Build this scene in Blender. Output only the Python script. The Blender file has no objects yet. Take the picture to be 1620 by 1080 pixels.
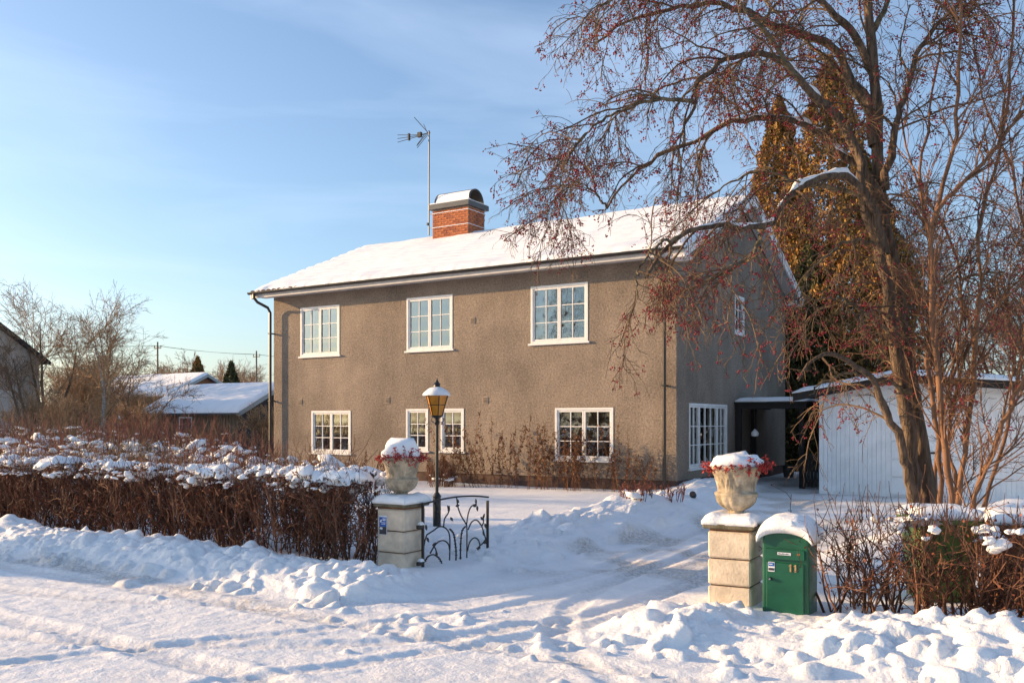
import bpy, math, random
import numpy as np
from mathutils import Vector, Matrix, noise

# ------------------------------------------------------------------ camera, light, exposure
scene = bpy.context.scene
COL = scene.collection
CAM_POS = (7.37, -18.97, 1.70)
cam_data = bpy.data.cameras.new("camera")
cam_data.sensor_width = 36.0
cam_data.lens = 31.44
cam_data.shift_y = 0.0778
cam_data.clip_start = 0.1
cam_data.clip_end = 3000.0
cam = bpy.data.objects.new("camera", cam_data)
cam.location = CAM_POS
cam.rotation_euler = (math.radians(90), 0, math.radians(31.7))
COL.objects.link(cam)
scene.camera = cam

SUN_EL = math.radians(12.0)
SUN_AZ = math.radians(18.0)                       # angle in front of the facade line, sun stands to the west (-x)
to_sun = Vector((-math.cos(SUN_AZ) * math.cos(SUN_EL), -math.sin(SUN_AZ) * math.cos(SUN_EL), math.sin(SUN_EL)))
sun_data = bpy.data.lights.new("sun", 'SUN')
sun_data.energy = 4.3
sun_data.angle = math.radians(0.5)
sun_data.color = (1.0, 0.66, 0.34)
sun = bpy.data.objects.new("sun", sun_data)
sun.rotation_euler = to_sun.to_track_quat('Z', 'Y').to_euler()
sun.location = (-30, -10, 20)
COL.objects.link(sun)

world = bpy.data.worlds.new("World")
scene.world = world
world.use_nodes = True
wn, wl = world.node_tree.nodes, world.node_tree.links
wn.clear()
w_out = wn.new('ShaderNodeOutputWorld')
w_bg = wn.new('ShaderNodeBackground')
w_bg.inputs['Strength'].default_value = 0.132
sky = wn.new('ShaderNodeTexSky')
sky.sky_type = 'NISHITA'
sky.sun_disc = False
sky.sun_elevation = SUN_EL
sky.sun_rotation = math.atan2(to_sun.x, to_sun.y)
sky.altitude = 20
sky.air_density = 1.0
sky.dust_density = 1.5
sky.ozone_density = 3.0
w_co = wn.new('ShaderNodeTexCoord')
w_map = wn.new('ShaderNodeMapping')               # thin cirrus drawn out along the horizon
w_map.inputs['Rotation'].default_value = (0.0, 0.16, 0.5)
w_map.inputs['Scale'].default_value = (1.0, 1.0, 7.0)
w_no = wn.new('ShaderNodeTexNoise')
w_no.inputs['Scale'].default_value = 1.9
w_no.inputs['Detail'].default_value = 6.0
w_no.inputs['Roughness'].default_value = 0.52
w_no.inputs['Distortion'].default_value = 0.5
w_ra = wn.new('ShaderNodeMapRange')
w_ra.inputs['From Min'].default_value = 0.44
w_ra.inputs['From Max'].default_value = 0.80
w_ra.inputs['To Min'].default_value = 0.06
w_ra.inputs['To Max'].default_value = 0.30
w_mix = wn.new('ShaderNodeMix')
w_mix.data_type = 'RGBA'
w_mix.inputs['B'].default_value = (4.2, 4.9, 6.2, 1)
wl.new(w_co.outputs['Generated'], w_map.inputs['Vector'])
wl.new(w_map.outputs['Vector'], w_no.inputs['Vector'])
wl.new(w_no.outputs['Fac'], w_ra.inputs['Value'])
wl.new(w_ra.outputs['Result'], w_mix.inputs['Factor'])
wl.new(sky.outputs['Color'], w_mix.inputs['A'])
wl.new(w_mix.outputs['Result'], w_bg.inputs['Color'])
wl.new(w_bg.outputs['Background'], w_out.inputs['Surface'])

vs = scene.view_settings
vs.view_transform = 'Standard'
vs.look = 'None'
vs.exposure = 0.94
vs.gamma = 1.0
vs.use_curve_mapping = False
scene.cycles.max_bounces = 8
scene.cycles.transparent_max_bounces = 12

# ------------------------------------------------------------------ helpers
RNG = np.random.default_rng(7)
random.seed(7)


def tag(o, label=None, cat=None, group=None, kind=None):
    if label: o["label"] = label
    if cat: o["category"] = cat
    if group: o["group"] = group
    if kind: o["kind"] = kind
    return o


def link(o, parent=None):
    COL.objects.link(o)
    if parent is not None:
        o.parent = parent
    return o


def empty(name, loc=(0, 0, 0), rz=0.0, parent=None):
    o = bpy.data.objects.new(name, None)
    o.empty_display_size = 0.2
    o.location = loc
    o.rotation_euler = (0, 0, rz)
    return link(o, parent)


def np_mesh(name, V, F, mat=None, smooth=False):
    """V (n,3); F one array (m,k) or a list of such arrays"""
    if isinstance(F, np.ndarray):
        F = [F]
    F = [np.asarray(f, dtype=np.int32) for f in F if len(f)]
    me = bpy.data.meshes.new(name)
    V = np.ascontiguousarray(V, dtype=np.float32)
    me.vertices.add(len(V))
    me.vertices.foreach_set("co", V.ravel())
    nl = sum(f.size for f in F)
    npoly = sum(len(f) for f in F)
    me.loops.add(nl)
    me.polygons.add(npoly)
    me.loops.foreach_set("vertex_index", np.concatenate([f.ravel() for f in F]))
    st, o = [], 0
    for f in F:
        st.append(o + np.arange(len(f), dtype=np.int32) * f.shape[1])
        o += f.size
    me.polygons.foreach_set("loop_start", np.concatenate(st).astype(np.int32))
    me.polygons.foreach_set("use_smooth", np.full(npoly, bool(smooth)))
    if mat: me.materials.append(mat)
    me.update(calc_edges=True)
    return me


def np_obj(name, V, F, mat, parent=None, smooth=False, loc=(0, 0, 0)):
    o = bpy.data.objects.new(name, np_mesh(name, V, F, mat, smooth))
    o.location = loc
    return link(o, parent)


class MB:
    """small mesh builder: boxes, prisms, tubes and lathes joined into ONE mesh"""

    def __init__(self):
        self.v, self.f = [], []

    def raw(self, v, f):
        o = len(self.v)
        self.v += [tuple(map(float, p)) for p in v]
        self.f += [tuple(int(i) + o for i in q) for q in f]
        return self

    def box(self, x0, x1, y0, y1, z0, z1, ch=0.0):
        if ch <= 0:
            v = [(x, y, z) for z in (z0, z1) for y in (y0, y1) for x in (x0, x1)]
            f = [(0, 2, 3, 1), (4, 5, 7, 6), (0, 1, 5, 4), (1, 3, 7, 5), (3, 2, 6, 7), (2, 0, 4, 6)]
            return self.raw(v, f)
        # chamfered box: 24 vertices
        v, idx = [], {}
        for sx in (0, 1):
            for sy in (0, 1):
                for sz in (0, 1):
                    for a in range(3):
                        p = [x1 if sx else x0, y1 if sy else y0, z1 if sz else z0]
                        s = (sx, sy, sz)
                        for b in range(3):
                            if b != a:
                                p[b] += -ch if s[b] else ch
                        idx[(sx, sy, sz, a)] = len(v)
                        v.append(p)
        f = []
        for a in range(3):
            b, c = [(1, 2), (2, 0), (0, 1)][a]
            for s in (0, 1):
                q = []
                for (t, u) in ((0, 0), (1, 0), (1, 1), (0, 1)):
                    k = [0, 0, 0]
                    k[a], k[b], k[c] = s, t, u
                    q.append(idx[(k[0], k[1], k[2], a)])
                f.append(q if s else q[::-1])
            for t in (0, 1):                       # edges along axis a
                for u in (0, 1):
                    k0 = [0, 0, 0]; k1 = [0, 0, 0]
                    k0[b] = k1[b] = t; k0[c] = k1[c] = u
                    k1[a] = 1
                    q = [idx[(*k0, b)], idx[(*k1, b)], idx[(*k1, c)], idx[(*k0, c)]]
                    f.append(q if t == u else q[::-1])
        for sx in (0, 1):
            for sy in (0, 1):
                for sz in (0, 1):
                    q = [idx[(sx, sy, sz, a)] for a in range(3)]
                    f.append(q if (sx + sy + sz) % 2 else q[::-1])
        return self.raw(v, f)

    def prism(self, poly, y0, y1):
        """poly of (x,z) extruded along y"""
        n = len(poly)
        v = [(x, y0, z) for x, z in poly] + [(x, y1, z) for x, z in poly]
        f = [tuple(range(n)), tuple(range(2 * n - 1, n - 1, -1))]
        f += [(i, i + n, (i + 1) % n + n, (i + 1) % n) for i in range(n)]
        return self.raw(v, f)

    def prism_x(self, poly, x0, x1):
        """poly of (y,z) extruded along x"""
        n = len(poly)
        v = [(x0, y, z) for y, z in poly] + [(x1, y, z) for y, z in poly]
        f = [tuple(range(n - 1, -1, -1)), tuple(range(n, 2 * n))]
        f += [(i, (i + 1) % n, (i + 1) % n + n, i + n) for i in range(n)]
        return self.raw(v, f)

    def tube(self, pts, r, s=8, caps=True):
        P = np.array([pts], dtype=float)
        R = np.array([r if hasattr(r, '__len__') else [r] * len(pts)], dtype=float)
        V, F = tubes(P, R, s)
        o = len(self.v)
        self.raw(V, F)
        if caps:
            k = len(pts)
            self.f.append(tuple(o + i for i in range(s - 1, -1, -1)))
            self.f.append(tuple(o + (k - 1) * s + i for i in range(s)))
        return self

    def lathe(self, prof, n=24, c=(0, 0, 0), mod=None):
        """prof list of (r,z)"""
        v, f = [], []
        for j, (r, z) in enumerate(prof):
            for i in range(n):
                a = 2 * math.pi * i / n
                rr = r + (mod(a, z) if mod else 0)
                v.append((c[0] + rr * math.cos(a), c[1] + rr * math.sin(a), c[2] + z))
        for j in range(len(prof) - 1):
            for i in range(n):
                f.append((j * n + i, j * n + (i + 1) % n, (j + 1) * n + (i + 1) % n, (j + 1) * n + i))
        f.append(tuple(range(n - 1, -1, -1)))
        f.append(tuple((len(prof) - 1) * n + i for i in range(n)))
        return self.raw(v, f)

    def mesh(self, name, mat, smooth=False):
        me = bpy.data.meshes.new(name)
        me.from_pydata(self.v, [], self.f)
        if mat: me.materials.append(mat)
        if smooth:
            me.polygons.foreach_set("use_smooth", [True] * len(me.polygons))
        me.update()
        return me

    def build(self, name, mat, parent=None, smooth=False, loc=(0, 0, 0), rot=(0, 0, 0)):
        o = bpy.data.objects.new(name, self.mesh(name, mat, smooth))
        o.location = loc
        o.rotation_euler = rot
        return link(o, parent)


def inst(name, me, parent, loc=(0, 0, 0), rot=(0, 0, 0), scale=(1, 1, 1)):
    o = bpy.data.objects.new(name, me)
    o.location, o.rotation_euler, o.scale = loc, rot, scale
    return link(o, parent)


def unit(a):
    return a / np.maximum(np.linalg.norm(a, axis=-1, keepdims=True), 1e-9)


def tubes(P, R, s=3):
    """batch of tubes: P (N,K,3), R (N,K) -> verts, quads"""
    N, K, _ = P.shape
    T = unit(np.gradient(P, axis=1))
    ref = np.where(np.abs(T[..., 2:3]) > 0.8, np.array([1.0, 0.13, 0.0]), np.array([0.09, 0.12, 1.0]))
    ref = np.repeat(ref[:, :1], K, axis=1)
    A = unit(np.cross(T, ref))
    B = np.cross(T, A)
    ang = np.arange(s) * 2 * math.pi / s
    V = P[:, :, None, :] + R[:, :, None, None] * (A[:, :, None, :] * np.cos(ang)[None, None, :, None] + B[:, :, None, :] * np.sin(ang)[None, None, :, None])
    base = (np.arange(N) * K * s)[:, None, None] + (np.arange(K - 1) * s)[None, :, None]
    i = np.arange(s)[None, None, :]
    j = (np.arange(s)[None, None, :] + 1) % s
    F = np.stack([base + i, base + j, base + j + s, base + i + s], axis=-1).reshape(-1, 4)
    return V.reshape(-1, 3), F


def ribbons(P, R):
    """hair-thin twigs: one bent strip each, turned at random"""
    N, K, _ = P.shape
    T = unit(np.gradient(P, axis=1))
    ref = unit(np.random.default_rng(N).normal(0, 1, (N, 1, 3)))
    A = unit(np.cross(T, np.repeat(ref, K, axis=1))) * (R[..., None] * 1.15)
    V = np.stack([P - A, P + A], axis=2).reshape(-1, 3)
    b = (np.arange(N) * K * 2)[:, None] + (np.arange(K - 1) * 2)[None, :]
    F = np.stack([b, b + 1, b + 3, b + 2], axis=-1).reshape(-1, 4)
    return V, F


def merge(parts):
    Vs, Fs, o = [], {}, 0
    for V, F in parts:
        Vs.append(V)
        Fs.setdefault(F.shape[1], []).append(F + o)
        o += len(V)
    return np.concatenate(Vs), [np.concatenate(f) for f in Fs.values()]


def grow(rng, S, D, L, K, wander, grav=0.0):
    N = len(S)
    P = np.empty((N, K, 3))
    P[:, 0] = S
    D = unit(D.copy())
    st = (L / (K - 1))[:, None]
    for k in range(1, K):
        D = D + rng.normal(0, wander, (N, 3))
        D[:, 2] += grav
        D = unit(D)
        P[:, k] = P[:, k - 1] + D * st
    return P


def spawn(rng, P, R, n, t0, t1, a0, a1):
    """n children per parent: start points, directions, radius at start, t"""
    N, K, _ = P.shape
    idx = np.repeat(np.arange(N), n)
    t = rng.uniform(t0, t1, N * n)
    x = t * (K - 1)
    k = np.minimum(x.astype(int), K - 2)
    fr = (x - k)[:, None]
    S = P[idx, k] * (1 - fr) + P[idx, k + 1] * fr
    T = unit(P[idx, k + 1] - P[idx, k])
    r = R[idx, k] * (1 - fr[:, 0]) + R[idx, k + 1] * fr[:, 0]
    w = unit(np.cross(T, rng.normal(0, 1, (N * n, 3))))
    a = rng.uniform(a0, a1, N * n)[:, None]
    D = T * np.cos(a) + w * np.sin(a)
    return S, D, r, t, idx


def taper(r0, r1, N, K, rng=None):
    u = np.linspace(0, 1, K)[None, :]
    r0 = np.broadcast_to(np.asarray(r0, dtype=float), (N,))[:, None]
    return r0 * (1 - u) + np.broadcast_to(np.asarray(r1, dtype=float), (N,))[:, None] * u


def quads_at(rng, C, size, up=None, elong=1.6):
    """small leaf faces at points C"""
    N = len(C)
    a = unit(rng.normal(0, 1, (N, 3)))
    if up is not None:
        a = unit(a + np.array(up))
    b = unit(np.cross(a, rng.normal(0, 1, (N, 3))))
    s = size * rng.uniform(0.6, 1.3, (N, 1))
    V = np.stack([C - b * s * 0.5, C + a * s * elong * 0.5, C + b * s * 0.5 + np.cross(a, b) * s * 0.2, C - a * s * elong * 0.5], axis=1).reshape(-1, 3)
    F = np.arange(4 * N).reshape(-1, 4)
    return V, F


OCT_V = np.array([(1, 0, 0), (-1, 0, 0), (0, 1, 0), (0, -1, 0), (0, 0, 1), (0, 0, -1)], dtype=float)
OCT_F = np.array([(0, 2, 4), (2, 1, 4), (1, 3, 4), (3, 0, 4), (2, 0, 5), (1, 2, 5), (3, 1, 5), (0, 3, 5)])


def blobs(C, S, rng=None, V0=OCT_V, F0=OCT_F):
    """copies of a small solid at C (N,3) with scale S (N,3)"""
    N = len(C)
    V = C[:, None, :] + V0[None] * S[:, None, :]
    if rng is not None:
        V = V + rng.normal(0, 0.10, V.shape) * S[:, None, :]
    F = (np.arange(N) * len(V0))[:, None, None] + F0[None]
    return V.reshape(-1, 3), F.reshape(-1, F0.shape[1])


def ico(sub):
    import bmesh
    bm = bmesh.new()
    bmesh.ops.create_icosphere(bm, subdivisions=sub, radius=1.0)
    bm.verts.ensure_lookup_table()
    V = np.array([v.co[:] for v in bm.verts])
    F = np.array([[v.index for v in f.verts] for f in bm.faces])
    bm.free()
    return V, F


ICO1, ICO2, ICO3 = ico(1), ico(2), ico(3)


def perlin(x, y, seed=0):
    def h(ix, iy):
        n = (ix.astype(np.int64) * 374761393 + iy.astype(np.int64) * 668265263 + seed * 974711) & 0x7fffffff
        n = ((n ^ (n >> 13)) * 1274126177) & 0x7fffffff
        return ((n ^ (n >> 16)) & 0xffff) / 65536.0 * 2 * math.pi
    xi, yi = np.floor(x), np.floor(y)
    xf, yf = x - xi, y - yi
    def g(dx, dy):
        a = h(xi + dx, yi + dy)
        return np.cos(a) * (xf - dx) + np.sin(a) * (yf - dy)
    u = xf * xf * xf * (xf * (xf * 6 - 15) + 10)
    v = yf * yf * yf * (yf * (yf * 6 - 15) + 10)
    return (g(0, 0) * (1 - u) + g(1, 0) * u) * (1 - v) + (g(0, 1) * (1 - u) + g(1, 1) * u) * v


def fbm(x, y, f, octv, seed=0, gain=0.5):
    s, a = 0, 1.0
    for o in range(octv):
        s = s + a * perlin(x * f, y * f, seed + o * 17)
        f *= 2.03
        a *= gain
    return s


def sstep(a, b, x):
    t = np.clip((x - a) / (b - a), 0, 1)
    return t * t * (3 - 2 * t)


# ------------------------------------------------------------------ materials
def new_mat(name):
    m = bpy.data.materials.new(name)
    m.use_nodes = True
    nt = m.node_tree
    return m, nt.nodes, nt.links, nt.nodes['Principled BSDF']


def mat(name, col, rough=0.7, var=0.25, scale=8.0, bump=0.0, bscale=None, metal=0.0, col2=None, stretch=None, detail=5.0, spec=None, island=0.0):
    """principled with noise mottling, optional bump, optional colour change from piece to piece"""
    m, n, l, p = new_mat(name)
    co = n.new('ShaderNodeTexCoord')
    src = co.outputs['Object']
    if stretch:
        mp = n.new('ShaderNodeMapping')
        mp.inputs['Scale'].default_value = stretch
        l.new(src, mp.inputs['Vector'])
        src = mp.outputs['Vector']
    no = n.new('ShaderNodeTexNoise')
    no.inputs['Scale'].default_value = scale
    no.inputs['Detail'].default_value = detail
    no.inputs['Roughness'].default_value = 0.6
    l.new(src, no.inputs['Vector'])
    rp = n.new('ShaderNodeValToRGB')
    c2 = col2 or tuple(c * (1 - var) for c in col)
    c1 = tuple(min(1, c * (1 + var * 0.5)) for c in col)
    rp.color_ramp.elements[0].position = 0.32
    rp.color_ramp.elements[1].position = 0.68
    rp.color_ramp.elements[0].color = (*c2, 1)
    rp.color_ramp.elements[1].color = (*c1, 1)
    l.new(no.outputs['Fac'], rp.inputs['Fac'])
    out = rp.outputs['Color']
    if island > 0:
        ge = n.new('ShaderNodeNewGeometry')
        mr = n.new('ShaderNodeMapRange')
        mr.inputs['To Min'].default_value = 1 - island
        mr.inputs['To Max'].default_value = 1 + island
        l.new(ge.outputs['Random Per Island'], mr.inputs['Value'])
        mx = n.new('ShaderNodeVectorMath')
        mx.operation = 'SCALE'
        l.new(out, mx.inputs[0])
        l.new(mr.outputs['Result'], mx.inputs['Scale'])
        out = mx.outputs['Vector']
    l.new(out, p.inputs['Base Color'])
    p.inputs['Roughness'].default_value = rough
    p.inputs['Metallic'].default_value = metal
    if spec is not None:
        p.inputs['Specular IOR Level'].default_value = spec
    if bump > 0:
        nb = n.new('ShaderNodeTexNoise')
        nb.inputs['Scale'].default_value = bscale or scale * 4
        nb.inputs['Detail'].default_value = 4.0
        l.new(src, nb.inputs['Vector'])
        b = n.new('ShaderNodeBump')
        b.inputs['Strength'].default_value = 1.0
        b.inputs['Distance'].default_value = bump
        l.new(nb.outputs['Fac'], b.inputs['Height'])
        l.new(b.outputs['Normal'], p.inputs['Normal'])
    return m


def snow_mat(name, dirt=False, sss=0.0):
    m, n, l, p = new_mat(name)
    co = n.new('ShaderNodeTexCoord')
    no = n.new('ShaderNodeTexNoise')
    no.inputs['Scale'].default_value = 3.0
    no.inputs['Detail'].default_value = 8.0
    l.new(co.outputs['Object'], no.inputs['Vector'])
    rp = n.new('ShaderNodeValToRGB')
    rp.color_ramp.elements[0].position = 0.3
    rp.color_ramp.elements[1].position = 0.7
    rp.color_ramp.elements[0].color = (0.86, 0.865, 0.87, 1)
    rp.color_ramp.elements[1].color = (0.93, 0.93, 0.93, 1)
    l.new(no.outputs['Fac'], rp.inputs['Fac'])
    out = rp.outputs['Color']
    if dirt:
        at = n.new('ShaderNodeAttribute')
        at.attribute_name = 'dirt'
        n2 = n.new('ShaderNodeTexNoise')
        n2.inputs['Scale'].default_value = 22.0
        n2.inputs['Detail'].default_value = 6.0
        n2.inputs['Roughness'].default_value = 0.75
        l.new(co.outputs['Object'], n2.inputs['Vector'])
        r2 = n.new('ShaderNodeMapRange')
        r2.inputs['From Min'].default_value = 0.34
        r2.inputs['From Max'].default_value = 0.70
        l.new(n2.outputs['Fac'], r2.inputs['Value'])
        mu = n.new('ShaderNodeMath')
        mu.operation = 'MULTIPLY'
        l.new(at.outputs['Fac'], mu.inputs[0])
        l.new(r2.outputs['Result'], mu.inputs[1])
        mx = n.new('ShaderNodeMix')
        mx.data_type = 'RGBA'
        mx.inputs['B'].default_value = (0.34, 0.27, 0.20, 1)
        l.new(mu.outputs['Value'], mx.inputs['Factor'])
        l.new(out, mx.inputs['A'])
        out = mx.outputs['Result']
    l.new(out, p.inputs['Base Color'])
    p.inputs['Roughness'].default_value = 0.65
    p.inputs['Specular IOR Level'].default_value = 0.25
    if sss > 0:
        p.inputs['Subsurface Weight'].default_value = sss
        p.inputs['Subsurface Radius'].default_value = (1.0, 1.0, 1.0)
        p.inputs['Subsurface Scale'].default_value = 0.03
    nb = n.new('ShaderNodeTexNoise')
    nb.inputs['Scale'].default_value = 24.0 if dirt else 45.0
    nb.inputs['Detail'].default_value = 7.0
    nb.inputs['Roughness'].default_value = 0.65
    l.new(co.outputs['Object'], nb.inputs['Vector'])
    b = n.new('ShaderNodeBump')
    b.inputs['Distance'].default_value = 0.022 if dirt else 0.012
    b.inputs['Strength'].default_value = 0.75
    l.new(nb.outputs['Fac'], b.inputs['Height'])
    l.new(b.outputs['Normal'], p.inputs['Normal'])
    return m


def render_mat(name):
    """roughcast: coarse pebbly relief, slightly blotchy"""
    m, n, l, p = new_mat(name)
    co = n.new('ShaderNodeTexCoord')
    big = n.new('ShaderNodeTexNoise')
    big.inputs['Scale'].default_value = 0.55
    big.inputs['Detail'].default_value = 6.0
    big.inputs['Roughness'].default_value = 0.62
    l.new(co.outputs['Object'], big.inputs['Vector'])
    fine = n.new('ShaderNodeTexNoise')
    fine.inputs['Scale'].default_value = 23.0
    fine.inputs['Detail'].default_value = 5.0
    fine.inputs['Roughness'].default_value = 0.7
    l.new(co.outputs['Object'], fine.inputs['Vector'])
    mp = n.new('ShaderNodeMapping')
    mp.inputs['Scale'].default_value = (2.4, 2.4, 0.22)
    l.new(co.outputs['Object'], mp.inputs['Vector'])
    runs = n.new('ShaderNodeTexNoise')
    runs.inputs['Scale'].default_value = 1.4
    runs.inputs['Detail'].default_value = 5.0
    l.new(mp.outputs['Vector'], runs.inputs['Vector'])
    r1 = n.new('ShaderNodeValToRGB')
    r1.color_ramp.elements[0].position = 0.35
    r1.color_ramp.elements[1].position = 0.68
    r1.color_ramp.elements[0].color = (0.235, 0.192, 0.155, 1)
    r1.color_ramp.elements[1].color = (0.385, 0.312, 0.248, 1)
    l.new(big.outputs['Fac'], r1.inputs['Fac'])
    r2 = n.new('ShaderNodeMapRange')
    r2.inputs['From Min'].default_value = 0.3
    r2.inputs['From Max'].default_value = 0.7
    r2.inputs['To Min'].default_value = 0.58
    r2.inputs['To Max'].default_value = 1.36
    l.new(fine.outputs['Fac'], r2.inputs['Value'])
    r3 = n.new('ShaderNodeMapRange')
    r3.inputs['From Min'].default_value = 0.3
    r3.inputs['From Max'].default_value = 0.7
    r3.inputs['To Min'].default_value = 0.93
    r3.inputs['To Max'].default_value = 1.05
    l.new(runs.outputs['Fac'], r3.inputs['Value'])
    mu = n.new('ShaderNodeMath')
    mu.operation = 'MULTIPLY'
    l.new(r2.outputs['Result'], mu.inputs[0])
    l.new(r3.outputs['Result'], mu.inputs[1])
    sc = n.new('ShaderNodeVectorMath')
    sc.operation = 'SCALE'
    l.new(r1.outputs['Color'], sc.inputs[0])
    l.new(mu.outputs['Value'], sc.inputs['Scale'])
    l.new(sc.outputs['Vector'], p.inputs['Base Color'])
    p.inputs['Roughness'].default_value = 0.95
    p.inputs['Specular IOR Level'].default_value = 0.1
    vo = n.new('ShaderNodeTexNoise')
    vo.inputs['Scale'].default_value = 15.0
    vo.inputs['Detail'].default_value = 8.0
    vo.inputs['Roughness'].default_value = 0.78
    vo.inputs['Distortion'].default_value = 0.6
    l.new(co.outputs['Object'], vo.inputs['Vector'])
    b = n.new('ShaderNodeBump')
    b.inputs['Distance'].default_value = 0.060
    b.inputs['Strength'].default_value = 0.9
    l.new(vo.outputs['Fac'], b.inputs['Height'])
    l.new(b.outputs['Normal'], p.inputs['Normal'])
    return m


def glass_mat(name, tint, base):
    m, n, l, p = new_mat(name)
    o = [x for x in n if x.type == 'OUTPUT_MATERIAL'][0]
    n.remove(p)
    tr = n.new('ShaderNodeBsdfTransparent')
    tr.inputs['Color'].default_value = (*tint, 1)
    gl = n.new('ShaderNodeBsdfGlossy')
    gl.inputs['Roughness'].default_value = 0.0
    gl.inputs['Color'].default_value = (0.93, 0.98, 0.97, 1)
    fr = n.new('ShaderNodeFresnel')
    fr.inputs['IOR'].default_value = 1.6
    ma = n.new('ShaderNodeMath')
    ma.operation = 'MULTIPLY_ADD'
    ma.inputs[1].default_value = 1.0 - base
    ma.inputs[2].default_value = base
    l.new(fr.outputs['Fac'], ma.inputs[0])
    co = n.new('ShaderNodeTexCoord')
    no = n.new('ShaderNodeTexNoise')
    no.inputs['Scale'].default_value = 2.6
    no.inputs['Detail'].default_value = 1.0
    l.new(co.outputs['Object'], no.inputs['Vector'])
    b = n.new('ShaderNodeBump')
    b.inputs['Distance'].default_value = 0.012
    b.inputs['Strength'].default_value = 0.6
    l.new(no.outputs['Fac'], b.inputs['Height'])
    l.new(b.outputs['Normal'], gl.inputs['Normal'])
    mi = n.new('ShaderNodeMixShader')
    l.new(ma.outputs['Value'], mi.inputs['Fac'])
    l.new(tr.outputs['BSDF'], mi.inputs[1])
    l.new(gl.outputs['BSDF'], mi.inputs[2])
    l.new(mi.outputs['Shader'], o.inputs['Surface'])
    return m


M = {}
M['snow'] = snow_mat('snow')
M['snow_ground'] = snow_mat('snow_ground', dirt=True)
M['render'] = render_mat('roughcast')
M['plinth'] = mat('plinth_paint', (0.115, 0.068, 0.052), 0.9, 0.3, 3.0, 0.006, 40)
M['white'] = mat('white_paint', (0.78, 0.77, 0.75), 0.5, 0.10, 5.0, 0.001, 60)
M['soffit'] = mat('soffit_boards', (0.60, 0.57, 0.54), 0.7, 0.15, 4.0)
M['black_metal'] = mat('black_metal', (0.016, 0.015, 0.014), 0.45, 0.4, 20.0, 0.001, 80)
M['brown_metal'] = mat('brown_downpipe', (0.050, 0.036, 0.027), 0.42, 0.3, 10.0)
M['roof_tile'] = mat('roof_tile', (0.09, 0.045, 0.032), 0.9, 0.4, 10.0)
M['brick'] = mat('chimney_brick', (0.46, 0.145, 0.055), 0.9, 0.35, 9.0, 0.006, 60)
M['brick_dark'] = mat('chimney_brick_dark', (0.32, 0.095, 0.045), 0.9, 0.35, 9.0, 0.006, 60)
M['mortar'] = mat('mortar', (0.33, 0.23, 0.17), 0.95, 0.2, 12.0)
M['sheet'] = mat('grey_sheet_metal', (0.075, 0.080, 0.085), 0.45, 0.25, 5.0)
M['galv'] = mat('galvanised_steel', (0.24, 0.25, 0.26), 0.4, 0.2, 12.0, metal=0.5)
M['glass_up'] = glass_mat('window_glass', (0.80, 0.86, 0.84), 0.26)
M['room'] = mat('room_plaster', (0.20, 0.18, 0.16), 0.9, 0.1)
M['curtain'] = mat('white_curtain', (0.66, 0.65, 0.62), 0.9, 0.1, 12.0, stretch=(30, 30, 1))
M['concrete'] = mat('cast_stone', (0.66, 0.555, 0.425), 0.9, 0.30, 5.0, 0.005, 45)
M['cap_stone'] = mat('mossy_cap_stone', (0.17, 0.145, 0.10), 0.95, 0.5, 9.0, 0.006, 50, col2=(0.07, 0.065, 0.035))
M['urn'] = mat('weathered_urn_stone', (0.50, 0.41, 0.29), 0.9, 0.4, 9.0, 0.006, 50, col2=(0.17, 0.14, 0.095))
M['green_paint'] = mat('green_paint', (0.008, 0.100, 0.052), 0.36, 0.3, 4.0, 0.0008, 25)
M['brass'] = mat('dull_brass', (0.42, 0.30, 0.13), 0.5, 0.3, 40.0, metal=0.3)
M['chrome'] = mat('chrome', (0.6, 0.6, 0.58), 0.25, 0.1, metal=1.0)
M['blue'] = mat('blue_print', (0.012, 0.10, 0.42), 0.5, 0.15, 30.0)
M['dark_print'] = mat('dark_print', (0.03, 0.035, 0.05), 0.5, 0.3, 60.0)
M['print_white'] = mat('white_print', (0.75, 0.77, 0.80), 0.5, 0.15, 60.0)
M['red_leaf'] = mat('red_heather', (0.40, 0.030, 0.022), 0.7, 0.5, 14.0, island=0.4)
M['hedge_twig'] = mat('hedge_twig', (0.150, 0.066, 0.036), 0.85, 0.45, 6.0, island=0.7)
M['hedge_leaf'] = mat('withered_hedge_leaf', (0.20, 0.055, 0.026), 0.9, 0.4, 8.0, island=0.5)
M['dogwood'] = mat('red_stem', (0.19, 0.055, 0.038), 0.8, 0.4, 5.0, island=0.45)
M['bark'] = mat('grey_brown_bark', (0.165, 0.112, 0.072), 0.95, 0.5, 22.0, 0.05, 26, stretch=(1, 1, 0.18), col2=(0.045, 0.032, 0.023))
M['bark_moss'] = mat('lichen_bark', (0.19, 0.150, 0.092), 0.95, 0.45, 14.0, 0.012, 40, col2=(0.045, 0.035, 0.022))
M['twig'] = mat('brown_twig', (0.155, 0.095, 0.052), 0.85, 0.45, 3.0, island=0.4)
M['twig_red'] = mat('reddish_twig', (0.20, 0.100, 0.052), 0.85, 0.4, 3.0, island=0.4)
M['berry'] = mat('dark_red_berry', (0.24, 0.010, 0.014), 0.35, 0.5, 5.0, island=0.4)
M['birch'] = mat('birch_bark', (0.50, 0.45, 0.39), 0.9, 0.5, 5.0, col2=(0.12, 0.10, 0.08), stretch=(1, 1, 3))
M['far_twig'] = mat('far_twig', (0.38, 0.24, 0.125), 0.9, 0.4, 0.8, island=0.35)
M['thuja'] = mat('golden_thuja', (0.32, 0.155, 0.032), 0.9, 0.5, 1.4, island=0.6, col2=(0.055, 0.050, 0.014))
M['conifer'] = mat('dark_conifer', (0.085, 0.075, 0.022), 0.9, 0.5, 0.8, island=0.5)
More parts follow.
